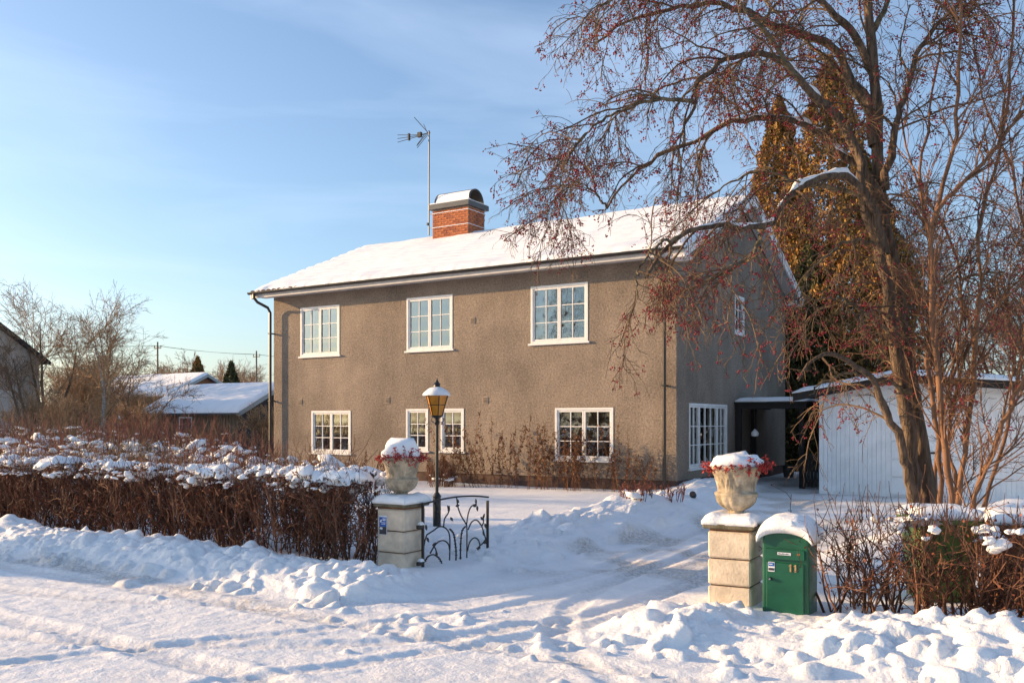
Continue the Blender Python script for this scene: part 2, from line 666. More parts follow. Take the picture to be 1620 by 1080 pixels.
M['dry'] = mat('dry_goldenrod', (0.165, 0.066, 0.026), 0.95, 0.4, 8.0, island=0.45)
M['white_board'] = mat('white_boarding', (0.88, 0.89, 0.89), 0.6, 0.12, 2.0)
M['dark_wood'] = mat('dark_stained_wood', (0.022, 0.018, 0.015), 0.8, 0.4, 6.0, stretch=(1, 1, 0.2))
M['bin_green'] = mat('green_plastic', (0.095, 0.165, 0.028), 0.5, 0.2, 3.0)
M['bin_brown'] = mat('brown_plastic', (0.20, 0.070, 0.022), 0.5, 0.2, 3.0)
M['rubber'] = mat('rubber', (0.02, 0.02, 0.02), 0.8)
M['shed_dark'] = mat('grey_black_boards', (0.045, 0.042, 0.042), 0.9, 0.3, 6.0, stretch=(4, 4, 0.3))
M['shed_warm'] = mat('weathered_boards', (0.20, 0.130, 0.075), 0.9, 0.35, 6.0, stretch=(4, 4, 0.3))
M['brown_wood'] = mat('brown_gable_boards', (0.22, 0.095, 0.045), 0.9, 0.3, 4.0, stretch=(4, 4, 0.3))
M['cream'] = mat('cream_wall', (0.52, 0.47, 0.41), 0.9, 0.12, 2.0)
M['pole'] = mat('tarred_pole', (0.20, 0.15, 0.11), 0.9, 0.3, 6.0)
M['amber'] = mat('amber_lamp_glass', (0.60, 0.23, 0.020), 0.30, 0.25, 9.0)

# ------------------------------------------------------------------ the snow-covered ground
def axis(lo, fine0, fine1, hi, step, ratio):
    a = list(np.arange(fine0, fine1 + 1e-6, step))
    s, x = step, a[-1]
    while x < hi:
        s = min(s * ratio, 40); x += s; a.append(x)
    s, x, b = step, a[0], []
    while x > lo:
        s = min(s * ratio, 40); x -= s; b.append(x)
    return np.array(b[::-1] + a)


GX = axis(-420, -4.5, 8.0, 260, 0.025, 1.055)
GY = axis(-70, -16.0, -9.5, 520, 0.025, 1.040)
X, Y = np.meshgrid(GX, GY)                      # [j,i]
EDGE_Y = np.array([-40, -11.2, -9.6, -7.5, -5.5, -3.0, -0.5, 1.5, 4.0, 40])
EDGE_X = np.array([1.75, 1.75, 1.80, 2.00, 2.30, 2.10, 1.55, 1.05, 0.9, 0.9])
EDGE_R = np.array([4.25, 4.25, 4.6, 4.9, 5.2, 5.6, 6.1, 6.4, 6.4, 6.4])
XE = np.interp(Y, EDGE_Y, EDGE_X) + 0.12 * fbm(X, Y, 0.7, 2, 91)
XR = np.interp(Y, EDGE_Y, EDGE_R) + 0.12 * fbm(X, Y, 0.7, 2, 92)
near = (X > -16) & (X < 14) & (Y > -17) & (Y < 6)
road_m = sstep(-12.45, -12.85, Y + 0.10 * fbm(X, Y, 0.9, 2, 5))
garden_m = 1 - road_m
drive_m = sstep(-0.1, 0.25, X - XE) * sstep(-0.1, 0.25, XR - X) * sstep(-13.0, -12.4, Y) * sstep(6.0, 5.0, Y)
H = 0.10 * garden_m * (1 - drive_m)
H += 0.05 * fbm(X, Y, 0.35, 4, 3) * garden_m * (1 - drive_m)
far = np.hypot(X - 4, Y + 12)
H += 0.5 * sstep(60, 300, far) * (fbm(X, Y, 0.012, 3, 44) + 0.3)
# ploughed banks
lump = np.clip(fbm(X, Y, 1.1, 4, 11) + 0.55, 0.1, 1.6)
bankL = np.exp(-np.abs((Y + 12.05 - 0.10 * fbm(X, Y, 0.5, 2, 21)) / 0.42) ** 2.4) * sstep(1.75, 1.05, X)
bankL2 = np.exp(-(((X - 1.25) / 0.75) ** 2 + ((Y + 12.15) / 0.42) ** 2)) * 0.6
bankR = np.exp(-np.abs((Y + 12.00 - 0.12 * fbm(X, Y, 0.6, 2, 22)) / 0.52) ** 2.4) * sstep(4.45, 4.95, X)
H += bankL * (0.08 + 0.08 * lump + 0.05 * (1 - np.abs(fbm(X, Y, 2.4, 3, 98, .55)) * 1.8)) * np.interp(X, [-6, 0, 1.2], [1.15, .8, .45])
H += bankL2 * 0.10
bill = 1 - np.abs(fbm(X, Y, 2.4, 3, 97, .55)) * 1.8
H += bankR * (0.05 + 0.08 * lump + 0.07 * bill) * np.interp(X, [4.3, 4.9, 5.2, 5.7, 6.1, 7.0], [.9, .8, .12, .12, .85, 1.5])
PAMP = np.interp(Y, [-11.5, -10, -8.6, -7, -5.5, -4, -2.5, -1, 0.5, 2, 3.5], [0, .10, .20, .36, .42, .38, .32, .34, .42, .25, 0])
pile = np.exp(-np.abs((X - (XE - 0.80)) / 0.75) ** 2.2) * PAMP
H += pile * (0.55 + 0.45 * lump)
PR = np.interp(Y, [-11.2, -10.4, -8, -4, 0, 2.5], [0, .1, .16, .2, .2, 0])
H += np.exp(-((X - (XR + 0.6)) / 0.5) ** 2) * PR * (0.5 + 0.5 * lump)
bank_all = np.clip(bankL + bankL2 + bankR + pile * 2.2, 0, 1)
# churned and driven surface
crumb = fbm(X, Y, 6.5, 4, 31, 0.62)
crumb2 = fbm(X * 0.6 + Y * 0.2, Y, 13.0, 2, 32, 0.6)
swell = fbm(X, Y, 1.6, 3, 33, 0.6)
H += np.where(near, road_m * (0.008 * crumb + 0.005 * crumb2 + 0.010 * swell) + drive_m * (0.006 * crumb + 0.004 * crumb2 + 0.010 * swell) + bank_all * (0.030 * crumb + 0.012 * crumb2 + 0.03 * swell), 0)
H += np.where(near, 0.005 * crumb * garden_m * (1 - drive_m) * (1 - bank_all), 0)


def polyline_dist(pts, n=26):
    p = np.array(pts, dtype=float)
    t = np.linspace(0, len(p) - 1, n)
    k = np.minimum(t.astype(int), len(p) - 2)
    m = np.zeros_like(p)
    m[1:-1] = (p[2:] - p[:-2]) / 2
    m[0], m[-1] = p[1] - p[0], p[-1] - p[-2]
    u = (t - k)[:, None]
    c = (2 * u**3 - 3 * u**2 + 1) * p[k] + (u**3 - 2 * u**2 + u) * m[k] + (-2 * u**3 + 3 * u**2) * p[k + 1] + (u**3 - u**2) * m[k + 1]
    d = np.full(X.shape, 9.0)
    sel = near & (X > c[:, 0].min() - 1) & (X < c[:, 0].max() + 1) & (Y > c[:, 1].min() - 1) & (Y < c[:, 1].max() + 1)
    xs, ys = X[sel], Y[sel]
    best = np.full(xs.shape, 9.0)
    for a, b in zip(c[:-1], c[1:]):
        e = b - a
        q = np.clip(((xs - a[0]) * e[0] + (ys - a[1]) * e[1]) / (e @ e), 0, 1)
        best = np.minimum(best, np.hypot(xs - a[0] - q * e[0], ys - a[1] - q * e[1]))
    d[sel] = best
    return d


wob = 0.05 * fbm(X, Y, 1.5, 2, 51)
DIRT = np.zeros_like(X)
tracks = [
    ([(2.5, -4), (2.75, -8), (2.8, -10.4), (2.2, -12.2), (0.8, -13.3), (-2, -14.0), (-8, -14.2)], 1.0, .11),
    ([(3.9, -4), (4.0, -8), (4.0, -10.6), (3.6, -12.6), (2.2, -14.2), (-0.5, -15.2), (-6, -15.6)], 1.0, .11),
    ([(3.2, -6), (3.3, -10), (3.0, -12.0), (2.2, -13.6), (1.2, -15.2), (0.6, -17)], .8, .09),
    ([(4.1, -9), (4.15, -11), (3.9, -12.6), (3.2, -14.1), (2.4, -15.6), (2.0, -17)], .8, .09),
    ([(-12, -13.35), (-5, -13.2), (0, -13.25), (4, -13.35), (9, -13.3)], .9, .12),
    ([(-12, -14.9), (-5, -14.75), (0, -14.7), (4, -14.9), (9, -15.0)], .9, .12),
    ([(2.9, 2), (3.0, -3), (3.35, -8), (3.4, -11), (4.3, -13.2), (6.6, -14.3), (9, -14.6)], .7, .10),
]
for pts, k, w in tracks:
    d = polyline_dist(pts, 40) + wob
    H += k * (-0.020 * np.exp(-(d / w) ** 4) + 0.010 * np.exp(-((d - w * 1.55) / 0.05) ** 2))
    tread = 0.002 * np.sin((X * 0.8 + Y) * 55) * np.exp(-(d / w) ** 4)
    H += np.where(near, k * tread, 0)
    DIRT += 0.34 * np.exp(-(d / w) ** 2) * k
# sanded strip at the foot of the bank, worn patches in the driveway
DIRT += 1.25 * np.exp(-((Y + 12.92 + 0.06 * (X + 2) - 0.14 * fbm(X, Y, 0.6, 3, 61)) / 0.17) ** 2) * sstep(2.6, -0.6, X) * np.clip(0.6 + fbm(X, Y, 1.3, 3, 62), 0, 1.2)
DIRT += 1.5 * drive_m * sstep(-11.0, -9.0, Y) * np.clip(fbm(X, Y, 0.9, 4, 63) * 2.4 + 0.22, 0, 1)
DIRT += 0.22 * road_m * np.clip(fbm(X, Y, 0.8, 4, 64) * 2, 0, 1)
DIRT += 0.18 * np.clip(fbm(X, Y, 2.5, 3, 65) * 2 - .2, 0, 1) * np.clip(bank_all, 0, 1) * 0.5

# loose clods thrown up by the plough
crng = np.random.default_rng(12)
clods = []
HB = H.copy()
for i in range(2600):
    clods.append((crng.uniform(-8, 1.7), -12.22 + crng.normal(0, 0.28), crng.gamma(2.0, 0.019) + 0.014))
for i in range(1000):
    clods.append((crng.uniform(4.5, 8.2), -12.15 + crng.normal(0, 0.34), crng.gamma(2.0, 0.022) + 0.014))
for i in range(1500):
    yy = crng.uniform(-10.5, 2)
    clods.append((float(np.interp(yy, EDGE_Y, EDGE_X)) - 0.7 + crng.normal(0, 0.42), yy, crng.gamma(2.0, 0.024) + 0.016))
for i in range(90):
    clods.append((crng.uniform(-4, 7.5), crng.uniform(-15.8, -12.6), crng.gamma(1.4, 0.016) + 0.008))
for i in range(12):
    clods.append((crng.uniform(-7, 1.5), -12.35 + crng.normal(0, 0.2), crng.uniform(.08, .15)))
    clods.append((crng.uniform(4.4, 8.2), -12.3 + crng.normal(0, 0.3), crng.uniform(.09, .17)))
# a run of small crumbs along the edge where the plough turned in
for i in range(120):
    t = crng.uniform(0, 1)
    clods.append((1.6 + 2.9 * t + crng.normal(0, .25), -12.75 - 0.35 * math.sin(3.1 * t) + crng.normal(0, 0.28), crng.gamma(1.8, 0.018) + 0.01))
cl = np.array(clods)
keep_ = fbm(cl[:, 0], cl[:, 1], 0.8, 3, 95) + crng.normal(0, .16, len(cl)) > -.10
for (cx, cy, r), kp in zip(clods, keep_):
    r = min(r, 0.24)
    if not kp:
        r *= .4
    if 5.15 < cx < 5.85 and cy > -12.6:
        continue
    i0, i1 = np.searchsorted(GX, (cx - r, cx + r))
    j0, j1 = np.searchsorted(GY, (cy - r, cy + r))
    if i1 - i0 < 2 or j1 - j0 < 2:
        continue
    xs, ys = X[j0:j1, i0:i1], Y[j0:j1, i0:i1]
    sq = crng.uniform(0.7, 1.3)
    an = crng.uniform(0, 3.14)
    dx, dy = (xs - cx) * math.cos(an) + (ys - cy) * math.sin(an), (-(xs - cx) * math.sin(an) + (ys - cy) * math.cos(an)) * sq
    th_ = np.arctan2(dy, dx)
    p1_, p2_ = crng.uniform(0, 6.28, 2)
    fac = 1 + .20 * np.sin(3 * th_ + p1_) + .16 * np.sin(5 * th_ + p2_)
    tx, ty = crng.normal(0, .35, 2)
    d2 = (dx * dx + dy * dy) / (r * r) * fac
    cap = np.clip(1 - d2, 0, 1) ** .38 * (r * crng.uniform(0.35, 0.8) + tx * dx + ty * dy)
    h0 = HB[j0:j1, i0:i1].min() * 0.5 + HB[j0:j1, i0:i1].mean() * 0.5
    H[j0:j1, i0:i1] = np.maximum(H[j0:j1, i0:i1], np.where(d2 < 1, h0 + cap, -9))
H += np.where(near, np.clip(bank_all, 0, 1) * (0.016 * fbm(X, Y, 11.0, 2, 81, .7) - 0.020 * np.abs(fbm(X, Y, 5.0, 3, 82, .6))), 0)
Z = H
NXG, NYG = len(GX), len(GY)


def ground_z(x, y):
    i = min(max(int(np.searchsorted(GX, x)) - 1, 0), NXG - 2)
    j = min(max(int(np.searchsorted(GY, y)) - 1, 0), NYG - 2)
    return float(Z[j, i])


idx = (np.arange(NYG)[:, None] * NXG + np.arange(NXG)[None, :])
quad = np.stack([idx[:-1, :-1], idx[:-1, 1:], idx[1:, 1:], idx[1:, :-1]], axis=-1).reshape(-1, 4)
cxf = ((X[:-1, :-1] + X[1:, 1:]) / 2).ravel()
cyf = ((Y[:-1, :-1] + Y[1:, 1:]) / 2).ravel()
bk = bank_all[:-1, :-1].ravel()
dr = drive_m[:-1, :-1].ravel()
rd = road_m[:-1, :-1].ravel()
ALLV = np.stack([X.ravel(), Y.ravel(), Z.ravel()], axis=1)
bank_sel = (bk > 0.30) & (cyf < 4)
region = np.where(bank_sel & (cyf < -11.2) & (cxf < 3), 1, np.where(bank_sel & (cyf < -11.2), 2, np.where(bank_sel, 3, np.where(dr > 0.5, 4, np.where((rd > 0.5), 5, 0)))))
gnames = ['ground', 'snow_bank', 'snow_bank', 'snow_bank', 'driveway', 'road']
for r, nm in enumerate(gnames):
    q = quad[region == r]
    used, inv = np.unique(q.ravel(), return_inverse=True)
    o = np_obj(nm, ALLV[used], inv.reshape(-1, 4).astype(np.int32), M['snow_ground'], None, smooth=True)
    at = o.data.attributes.new('dirt', 'FLOAT', 'POINT')
    at.data.foreach_set('value', np.clip(DIRT.ravel()[used], 0, 1).astype(np.float32))
    o["kind"] = "structure"

# ------------------------------------------------------------------ snow pieces
def snow_cap(name, sx, sy, h, parent, loc, seed=0, n=14, power=5.0, over=0.0, arch=None, lumpy=0.12):
    """soft slab of snow, sx by sy, height h; arch(x) lifts it over a curved top"""
    us = np.linspace(-1, 1, n)
    us = np.sign(us) * np.abs(us) ** 0.7
    V, F = [], []
    for layer in (0, 1):
        for v in us:
            for u in us:
                e = max(0.0, 1 - abs(u) ** power) ** 0.45 * max(0.0, 1 - abs(v) ** power) ** 0.45
                nz = noise.noise(Vector((u * 1.7 + seed * 3.1, v * 1.7, seed))) * lumpy + noise.noise(Vector((u * 4 + seed, v * 4, 9))) * lumpy * .4
                x = u * sx / 2 * (1 + 0.06 * noise.noise(Vector((v * 2, seed, 3))))
                y = v * sy / 2 * (1 + 0.06 * noise.noise(Vector((u * 2, seed, 7))))
                base = arch(x) if arch else 0.0
                z = base + (h * (0.25 + 0.75 * e) * (1 + nz) if layer else -over * (1 - e))
                V.append((x, y, z))
    N = n * n
    for j in range(n - 1):
        for i in range(n - 1):
            a = j * n + i
            F.append((a + n, a + n + 1, a + 1, a))
            F.append((N + a, N + a + 1, N + a + n + 1, N + a + n))
    ring = [i for i in range(n)] + [j * n + n - 1 for j in range(1, n)] + [(n - 1) * n + i for i in range(n - 2, -1, -1)] + [j * n for j in range(n - 2, 0, -1)]
    for a, b in zip(ring, ring[1:] + ring[:1]):
        F.append((a, b, N + b, N + a))
    mb = MB()
    mb.raw(V, F)
    return mb.build(name, M['snow'], parent, smooth=True, loc=loc)


def snow_lumps(name, C, S, parent, seed, sub=ICO2, sag=0.65):
    """clumps of snow caught on twigs, joined into one part"""
    rng = np.random.default_rng(seed)
    V0, F0 = sub
    N = len(C)
    ang = rng.uniform(0, 6.28, N)
    ca, sa = np.cos(ang)[:, None], np.sin(ang)[:, None]
    B = np.repeat(V0[None], N, axis=0)
    ph = rng.uniform(0, 6.28, (N, 1, 3))
    fr = rng.uniform(1.6, 3.4, (N, 1, 3))
    B = B * (1 + 0.20 * np.sin(B[..., [1, 2, 0]] * fr + ph) + 0.10 * np.sin(B[..., [2, 0, 1]] * fr * 2.1 + ph))
    B[..., 2] = np.where(B[..., 2] < 0, B[..., 2] * sag, B[..., 2])
    B = B * S[:, None, :]
    tl = np.clip(rng.normal(0, .25, (N, 1)), -.35, .35)
    B[..., 2] += B[..., 0] * tl
    x = B[..., 0] * ca - B[..., 1] * sa
    y = B[..., 0] * sa + B[..., 1] * ca
    V = np.stack([x, y, B[..., 2]], -1) + C[:, None, :]
    F = (np.arange(N) * len(V0))[:, None, None] + F0[None]
    o = np_obj(name, V.reshape(-1, 3), F.reshape(-1, 3), M['snow'], parent, smooth=True)
    o["kind"] = "stuff"
    return o


# ------------------------------------------------------------------ the house
HL, HD = 12.70, 9.10            # length along x (house spans x -HL..0), depth along y
WT = 5.60                       # top of the walls (tucked under the roof)
PL = 0.36                       # top of the plinth
RT = 0.40                       # wall thickness
SL = 0.448                      # roof slope
OV = 0.52                       # eaves overhang
house = empty('house', (-HL / 2, HD / 2, 0))
tag(house, 'two-storey house with grey-brown roughcast walls and snowy gable roof', 'house')
HOFF = Vector((HL / 2, -HD / 2, 0))


def hpart(mb, name, m, parent=None, smooth=False):
    o = mb.build(name, m, parent or house, smooth)
    if parent is None:
        o.location = HOFF
    return o


def wall_holes(mb, horiz, a0, a1, z0, z1, holes, c_out, c_in, flip):
    """wall plane with rectangular holes and reveals. horiz 'x' or 'y' runs along the wall"""
    us = sorted({a0, a1, *[h[0] for h in holes], *[h[1] for h in holes]})
    zs = sorted({z0, z1, *[h[2] for h in holes], *[h[3] for h in holes]})
    P = (lambda u, c, z: (u, c, z)) if horiz == 'x' else (lambda u, c, z: (c, u, z))
    def q(pts):
        mb.raw(pts, [(0, 1, 2, 3) if not flip else (3, 2, 1, 0)])
    for i in range(len(us) - 1):
        for k in range(len(zs) - 1):
            um, zm = (us[i] + us[i + 1]) / 2, (zs[k] + zs[k + 1]) / 2
            if any(h[0] < um < h[1] and h[2] < zm < h[3] for h in holes):
                continue
            q([P(us[i], c_out, zs[k]), P(us[i + 1], c_out, zs[k]), P(us[i + 1], c_out, zs[k + 1]), P(us[i], c_out, zs[k + 1])])
    for (u0, u1, h0, h1) in holes:
        q([P(u0, c_out, h0), P(u0, c_out, h1), P(u0, c_in, h1), P(u0, c_in, h0)])
        q([P(u1, c_out, h1), P(u1, c_out, h0), P(u1, c_in, h0), P(u1, c_in, h1)])
        q([P(u0, c_out, h1), P(u1, c_out, h1), P(u1, c_in, h1), P(u0, c_in, h1)])
        q([P(u1, c_out, h0), P(u0, c_out, h0), P(u0, c_in, h0), P(u1, c_in, h0)])


FRONT = [(-11.60, -10.08, 3.58, 5.00, 2), (-7.67, -6.16, 3.58, 5.00, 2), (-3.80, -2.23, 3.60, 5.00, 2),
         (-11.16, -9.66, 0.80, 2.00, 2), (-7.69, -6.95, 0.92, 2.03, 1), (-6.54, -5.80, 0.92, 2.03, 1), (-3.12, -1.57, 0.78, 2.02, 2)]
SIDE = [(0.74, 3.46, 0.60, 2.12, 3), (4.10, 4.90, 4.02, 5.03, 1)]
mb = MB()
wall_holes(mb, 'x', -HL, 0, PL, WT, [w[:4] for w in FRONT], 0, RT, False)
wall_holes(mb, 'y', 0, HD, PL, WT, [w[:4] for w in SIDE], 0, -RT, False)
RZ = WT - .13 + .418 * (HD / 2)
mb.raw([(0, 0, WT), (0, HD, WT), (0, HD / 2, RZ)], [(0, 1, 2)])                       # right gable
mb.raw([(-HL, 0, PL), (-HL, HD, PL), (-HL, HD, WT), (-HL, HD / 2, RZ), (-HL, 0, WT)], [(4, 3, 2, 1, 0)])
mb.raw([(-HL, HD, PL), (0, HD, PL), (0, HD, WT), (-HL, HD, WT)], [(3, 2, 1, 0)])
hpart(mb, 'wall', M['render'])
mb = MB()
e = 0.025
mb.box(-HL + e, -e, e, HD - e, -0.6, PL + 0.004)
hpart(mb, 'plinth', M['plinth'])
mb = MB()                                                                             # rooms behind the panes
mb.box(-HL + RT, -RT, RT + 0.01, HD - RT, 2.55, 2.85)
mb.box(-HL + RT, -RT, 3.6, 3.75, 0.37, 2.55)
mb.box(-HL + RT, -RT, 3.6, 3.75, 2.85, 5.5)
for xw in (-8.6, -4.8):
    mb.box(xw, xw + 0.12, RT + 0.01, 3.6, 0.37, 2.55)
    mb.box(xw, xw + 0.12, RT + 0.01, 3.6, 2.85, 5.5)
hpart(mb, 'inner_wall', M['room'])

PANE_CACHE = {}


def make_window(along, u0, u1, z0, z1, n, plane, outward):
    """along 'x' (front wall, outward -y) or 'y' (right wall, outward +x)"""
    w = empty('window', (0, 0, 0), 0, house)
    w.location = HOFF
    def B(mbd, a0, a1, d0, d1, c0, c1, ch=0.0):
        # d: distance outward of the wall face (negative = recessed)
        if along == 'x':
            mbd.box(a0, a1, -d1, -d0, c0, c1, ch)
        else:
            mbd.box(d0, d1, a0, a1, c0, c1, ch)
    fw = 0.055
    f = MB()
    B(f, u0, u0 + fw, -0.12, 0.012, z0, z1)
    B(f, u1 - fw, u1, -0.12, 0.012, z0, z1)
    B(f, u0 + fw, u1 - fw, -0.12, 0.010, z1 - fw, z1)
    B(f, u0 + fw, u1 - fw, -0.12, 0.010, z0, z0 + fw)
    f.build('frame', M['white'], w)
    s = MB()
    B(s, u0 - 0.05, u1 + 0.05, -0.10, 0.055, z0 - 0.045, z0 - 0.002)
    s.build('sill', M['white'], w)
    if n == 3:                                          # wide three-light window, narrow sides
        t = u1 - u0 - 2 * fw
        cuts = [u0 + fw, u0 + fw + t * 0.25, u0 + fw + t * 0.75, u1 - fw]
        cols = [2, 3, 2]
    else:
        t = (u1 - u0 - 2 * fw) / n
        cuts = [u0 + fw + t * i for i in range(n + 1)]
        cols = [2] * n
    for i in range(len(cuts) - 1):
        a0, a1 = cuts[i], cuts[i + 1]
        sw = 0.044
        c0, c1 = z0 + fw, z1 - fw
        q = MB()
        B(q, a0 + 0.004, a0 + sw, -0.08, -0.004, c0 + 0.004, c1 - 0.004)
        B(q, a1 - sw, a1 - 0.004, -0.08, -0.004, c0 + 0.004, c1 - 0.004)
        B(q, a0 + sw, a1 - sw, -0.08, -0.006, c1 - sw, c1 - 0.004)
        B(q, a0 + sw, a1 - sw, -0.08, -0.006, c0 + 0.004, c0 + sw)
        q.build('sash', M['white'], w)
        g0, g1, h0, h1 = a0 + sw, a1 - sw, c0 + sw, c1 - sw
        nc, nr = cols[i], 3
        bw = 0.020
        for c in range(1, nc):
            x = g0 + (g1 - g0) * c / nc
            k = MB(); B(k, x - bw / 2, x + bw / 2, -0.062, -0.016, h0, h1); k.build('glazing_bar', M['white'], w)
        for r in range(1, nr):
            z = h0 + (h1 - h0) * r / nr
            k = MB(); B(k, g0, g1, -0.060, -0.018, z - bw / 2, z + bw / 2); k.build('glazing_bar', M['white'], w)
        for c in range(nc):
            for r in range(nr):
                pw, ph = (g1 - g0) / nc, (h1 - h0) / nr
                key = (round(pw, 3), round(ph, 3), along)
                if key not in PANE_CACHE:
                    pm = MB()
                    if along == 'x':
                        pm.raw([(-pw / 2, 0, -ph / 2), (pw / 2, 0, -ph / 2), (pw / 2, 0, ph / 2), (-pw / 2, 0, ph / 2)], [(0, 1, 2, 3)])
                    else:
                        pm.raw([(0, -pw / 2, -ph / 2), (0, pw / 2, -ph / 2), (0, pw / 2, ph / 2), (0, -pw / 2, ph / 2)], [(0, 1, 2, 3)])
                    PANE_CACHE[key] = pm.mesh('pane', M['glass_up'])
                uc, zc = g0 + pw * (c + 0.5), h0 + ph * (r + 0.5)
                tilt = (random.uniform(-.007, .007), random.uniform(-.007, .007), random.uniform(-.007, .007))
                loc = (uc, 0.040, zc) if along == 'x' else (-0.040, uc, zc)
                inst('pane', PANE_CACHE[key], w, loc, tilt)
    return w


for i, (u0, u1, z0, z1, n) in enumerate(FRONT):
    make_window('x', u0, u1, z0, z1, n, 0, -1)
for (u0, u1, z0, z1, n) in SIDE:
    make_window('y', u0, u1, z0, z1, n, 0, 1)

# curtains hanging inside, pleated
def curtain(along, u0, u1, z0, z1, off):
    n = 22
    V, F = [], []
    for i in range(n + 1):
        u = u0 + (u1 - u0) * i / n
        d = off + 0.02 * math.sin(i * 1.9) + 0.008 * math.sin(i * 4.1)
        for z in (z0, z1):
            V.append((u, d, z) if along == 'x' else (-d, u, z))
    for i in range(n):
        F.append((2 * i, 2 * i + 2, 2 * i + 3, 2 * i + 1))
    m_ = MB(); m_.raw(V, F)
    hpart(m_, 'curtain', M['curtain'])


for (u0, u1, z0, z1, n) in FRONT[:3]:
    curtain('x', u0 + .04, u0 + .26, z0, z1 - .02, 0.30)
    curtain('x', u1 - .26, u1 - .04, z0, z1 - .02, 0.30)
curtain('x', FRONT[3][0] + .05, FRONT[3][0] + .2, .8, 1.98, 0.3)
curtain('y', 0.85, 1.2, .6, 2.1, 0.34)
curtain('y', 2.95, 3.35, .6, 2.1, 0.34)
for xl in (-2.72, -1.98):                                  # table lamps standing in the ground-floor window
    m_ = MB()
    m_.lathe([(.06, .70), (.06, .715), (.015, .73), (.015, .95), (.02, .96)], 12, (xl, 0.28, 0.10))
    lp = m_.build('window_lamp', M['white'], None)
    lp.location = (0, 0, 0)
    m_ = MB()
    m_.lathe([(.105, .95), (.075, 1.12)], 16, (xl, 0.28, 0.10))
    m_.build('lamp_shade', M['curtain'], lp)
    tag(lp, 'small white table lamp %s of the pair behind the ground-floor window by the downpipe' % ('first' if xl < -2.3 else 'second'), 'table lamp')
    s_ = MB(); s_.box(-0.0, 0.0, 0, 0, 0, 0)
ms = MB()
ms.box(FRONT[6][0] - .02, FRONT[6][1] + .02, .135, .40, .770, .7995)
hpart(ms, 'inner_sill', M['white'])

# vents in the roughcast
for (x, z) in ((-5.526, 4.275), (-11.613, 2.254), (-8.338, 2.269), (-5.138, 2.23)):
    m_ = MB()
    m_.box(x - .085, x + .085, -.012, .05, z - .09, z + .09, .008)
    v = hpart(m_, 'vent', mat('vent_plate', (0.33, 0.275, 0.215), 0.8, 0.2, 8.0) if 'vent' not in M else M['vent'])
    M['vent'] = v.data.materials[0]
    for k in range(4):
        s_ = MB(); s_.box(x - .06, x + .06, -.020, -.0125, z - .06 + k * .035, z - .043 + k * .035)
        s_.build('louvre', M['plinth'], v)

# roof: deck, fascias, gutter, bargeboards, snow
XL, XR_ = -HL - 0.38, 0.38
EY0, EY1 = -OV, HD + OV
EZ = 5.42                                               # underside of roof deck at the eave edge
SL = 0.418
RIDGE = EZ + SL * (HD / 2 + OV)
mb = MB()
mb.prism_x([(EY0, EZ), (HD / 2, RIDGE), (EY1, EZ), (EY1, EZ + .07), (HD / 2, RIDGE + .07), (EY0, EZ + .07)], XL, XR_)
roof = hpart(mb, 'roof', M['roof_tile'])
mb = MB()
mb.box(XL + .03, XR_ - .03, EY0 + .03, -.001, EZ - .045, EZ + .002)
mb.build('soffit', M['soffit'], roof)
mb = MB()
mb.box(XL + .03, XR_ - .03, HD + .001, EY1 - .03, EZ - .045, EZ + .002)
mb.build('soffit', M['soffit'], roof)
mb = MB()
mb.box(XL + .01, XR_ - .01, EY0 - .022, EY0 + .029, EZ - .10, EZ + .045)
mb.build('fascia', M['soffit'], roof)
mb = MB()
mb.box(XL + .01, XR_ - .01, EY1 - .029, EY1 + .022, EZ - .10, EZ + .045)
mb.build('fascia', M['soffit'], roof)
for xg, sg in ((XL, -1), (XR_, 1)):
    for half in (0, 1):
        y0, y1 = (EY0, HD / 2) if half == 0 else (EY1, HD / 2)
        for j, (th, zz0, zz1) in enumerate(((.045, -.13, .085), (.075, .02, .095))):
            b_ = MB()
            x0, x1 = sorted((xg, xg + sg * th))
            b_.prism_x([(y0, EZ + zz0), (y1, RIDGE + zz0), (y1, RIDGE + zz1), (y0, EZ + zz1)] if half == 0 else [(y1, RIDGE + zz0), (y0, EZ + zz0), (y0, EZ + zz1), (y1, RIDGE + zz1)], x0, x1)
            b_.build('bargeboard', M['white'], roof)
    # boxed soffit under the verge
    for half in (0, 1):
        y0, y1 = (EY0, HD / 2) if half == 0 else (EY1, HD / 2)
        b_ = MB()
        x0, x1 = sorted((xg - sg * .001, -HL if sg < 0 else 0.0))
        b_.prism_x([(y0, EZ - .05), (y1, RIDGE - .05), (y1, RIDGE - .004), (y0, EZ - .004)] if half == 0 else [(y1, RIDGE - .05), (y0, EZ - .05), (y0, EZ - .004), (y1, RIDGE - .004)], x0, x1)
        b_.build('verge_soffit', M['soffit'], roof)
# eaves return boxes on the right gable
b_ = MB(); b_.box(0.002, XR_ - .002, HD + .002, EY1 + .02, EZ - .16, EZ - .052); b_.build('eaves_box', M['white'], roof)
b_ = MB(); b_.box(0.002, XR_ - .002, EY0 - .02, -.002, EZ - .16, EZ - .052); b_.build('eaves_box', M['white'], roof)
# gutter
mb = MB()
gp = [(math.cos(a) * .065, math.sin(a) * .065) for a in np.linspace(math.pi, 2 * math.pi, 9)]
gi = [(p[0] * .86, p[1] * .86 + .004) for p in gp[::-1]]
mb.prism_x([(EY0 - .09 + p[0], EZ + .06 + p[1]) for p in gp + gi], XL - .02, XR_ + .02)
mb.build('gutter', M['black_metal'], roof)
for k in range(15):
    b_ = MB(); xk = XL + .4 + k * .93
    b_.box(xk - .012, xk + .012, EY0 - .165, EY0 - .02, EZ + .046, EZ + .060); b_.build('gutter_bracket', M['black_metal'], roof)
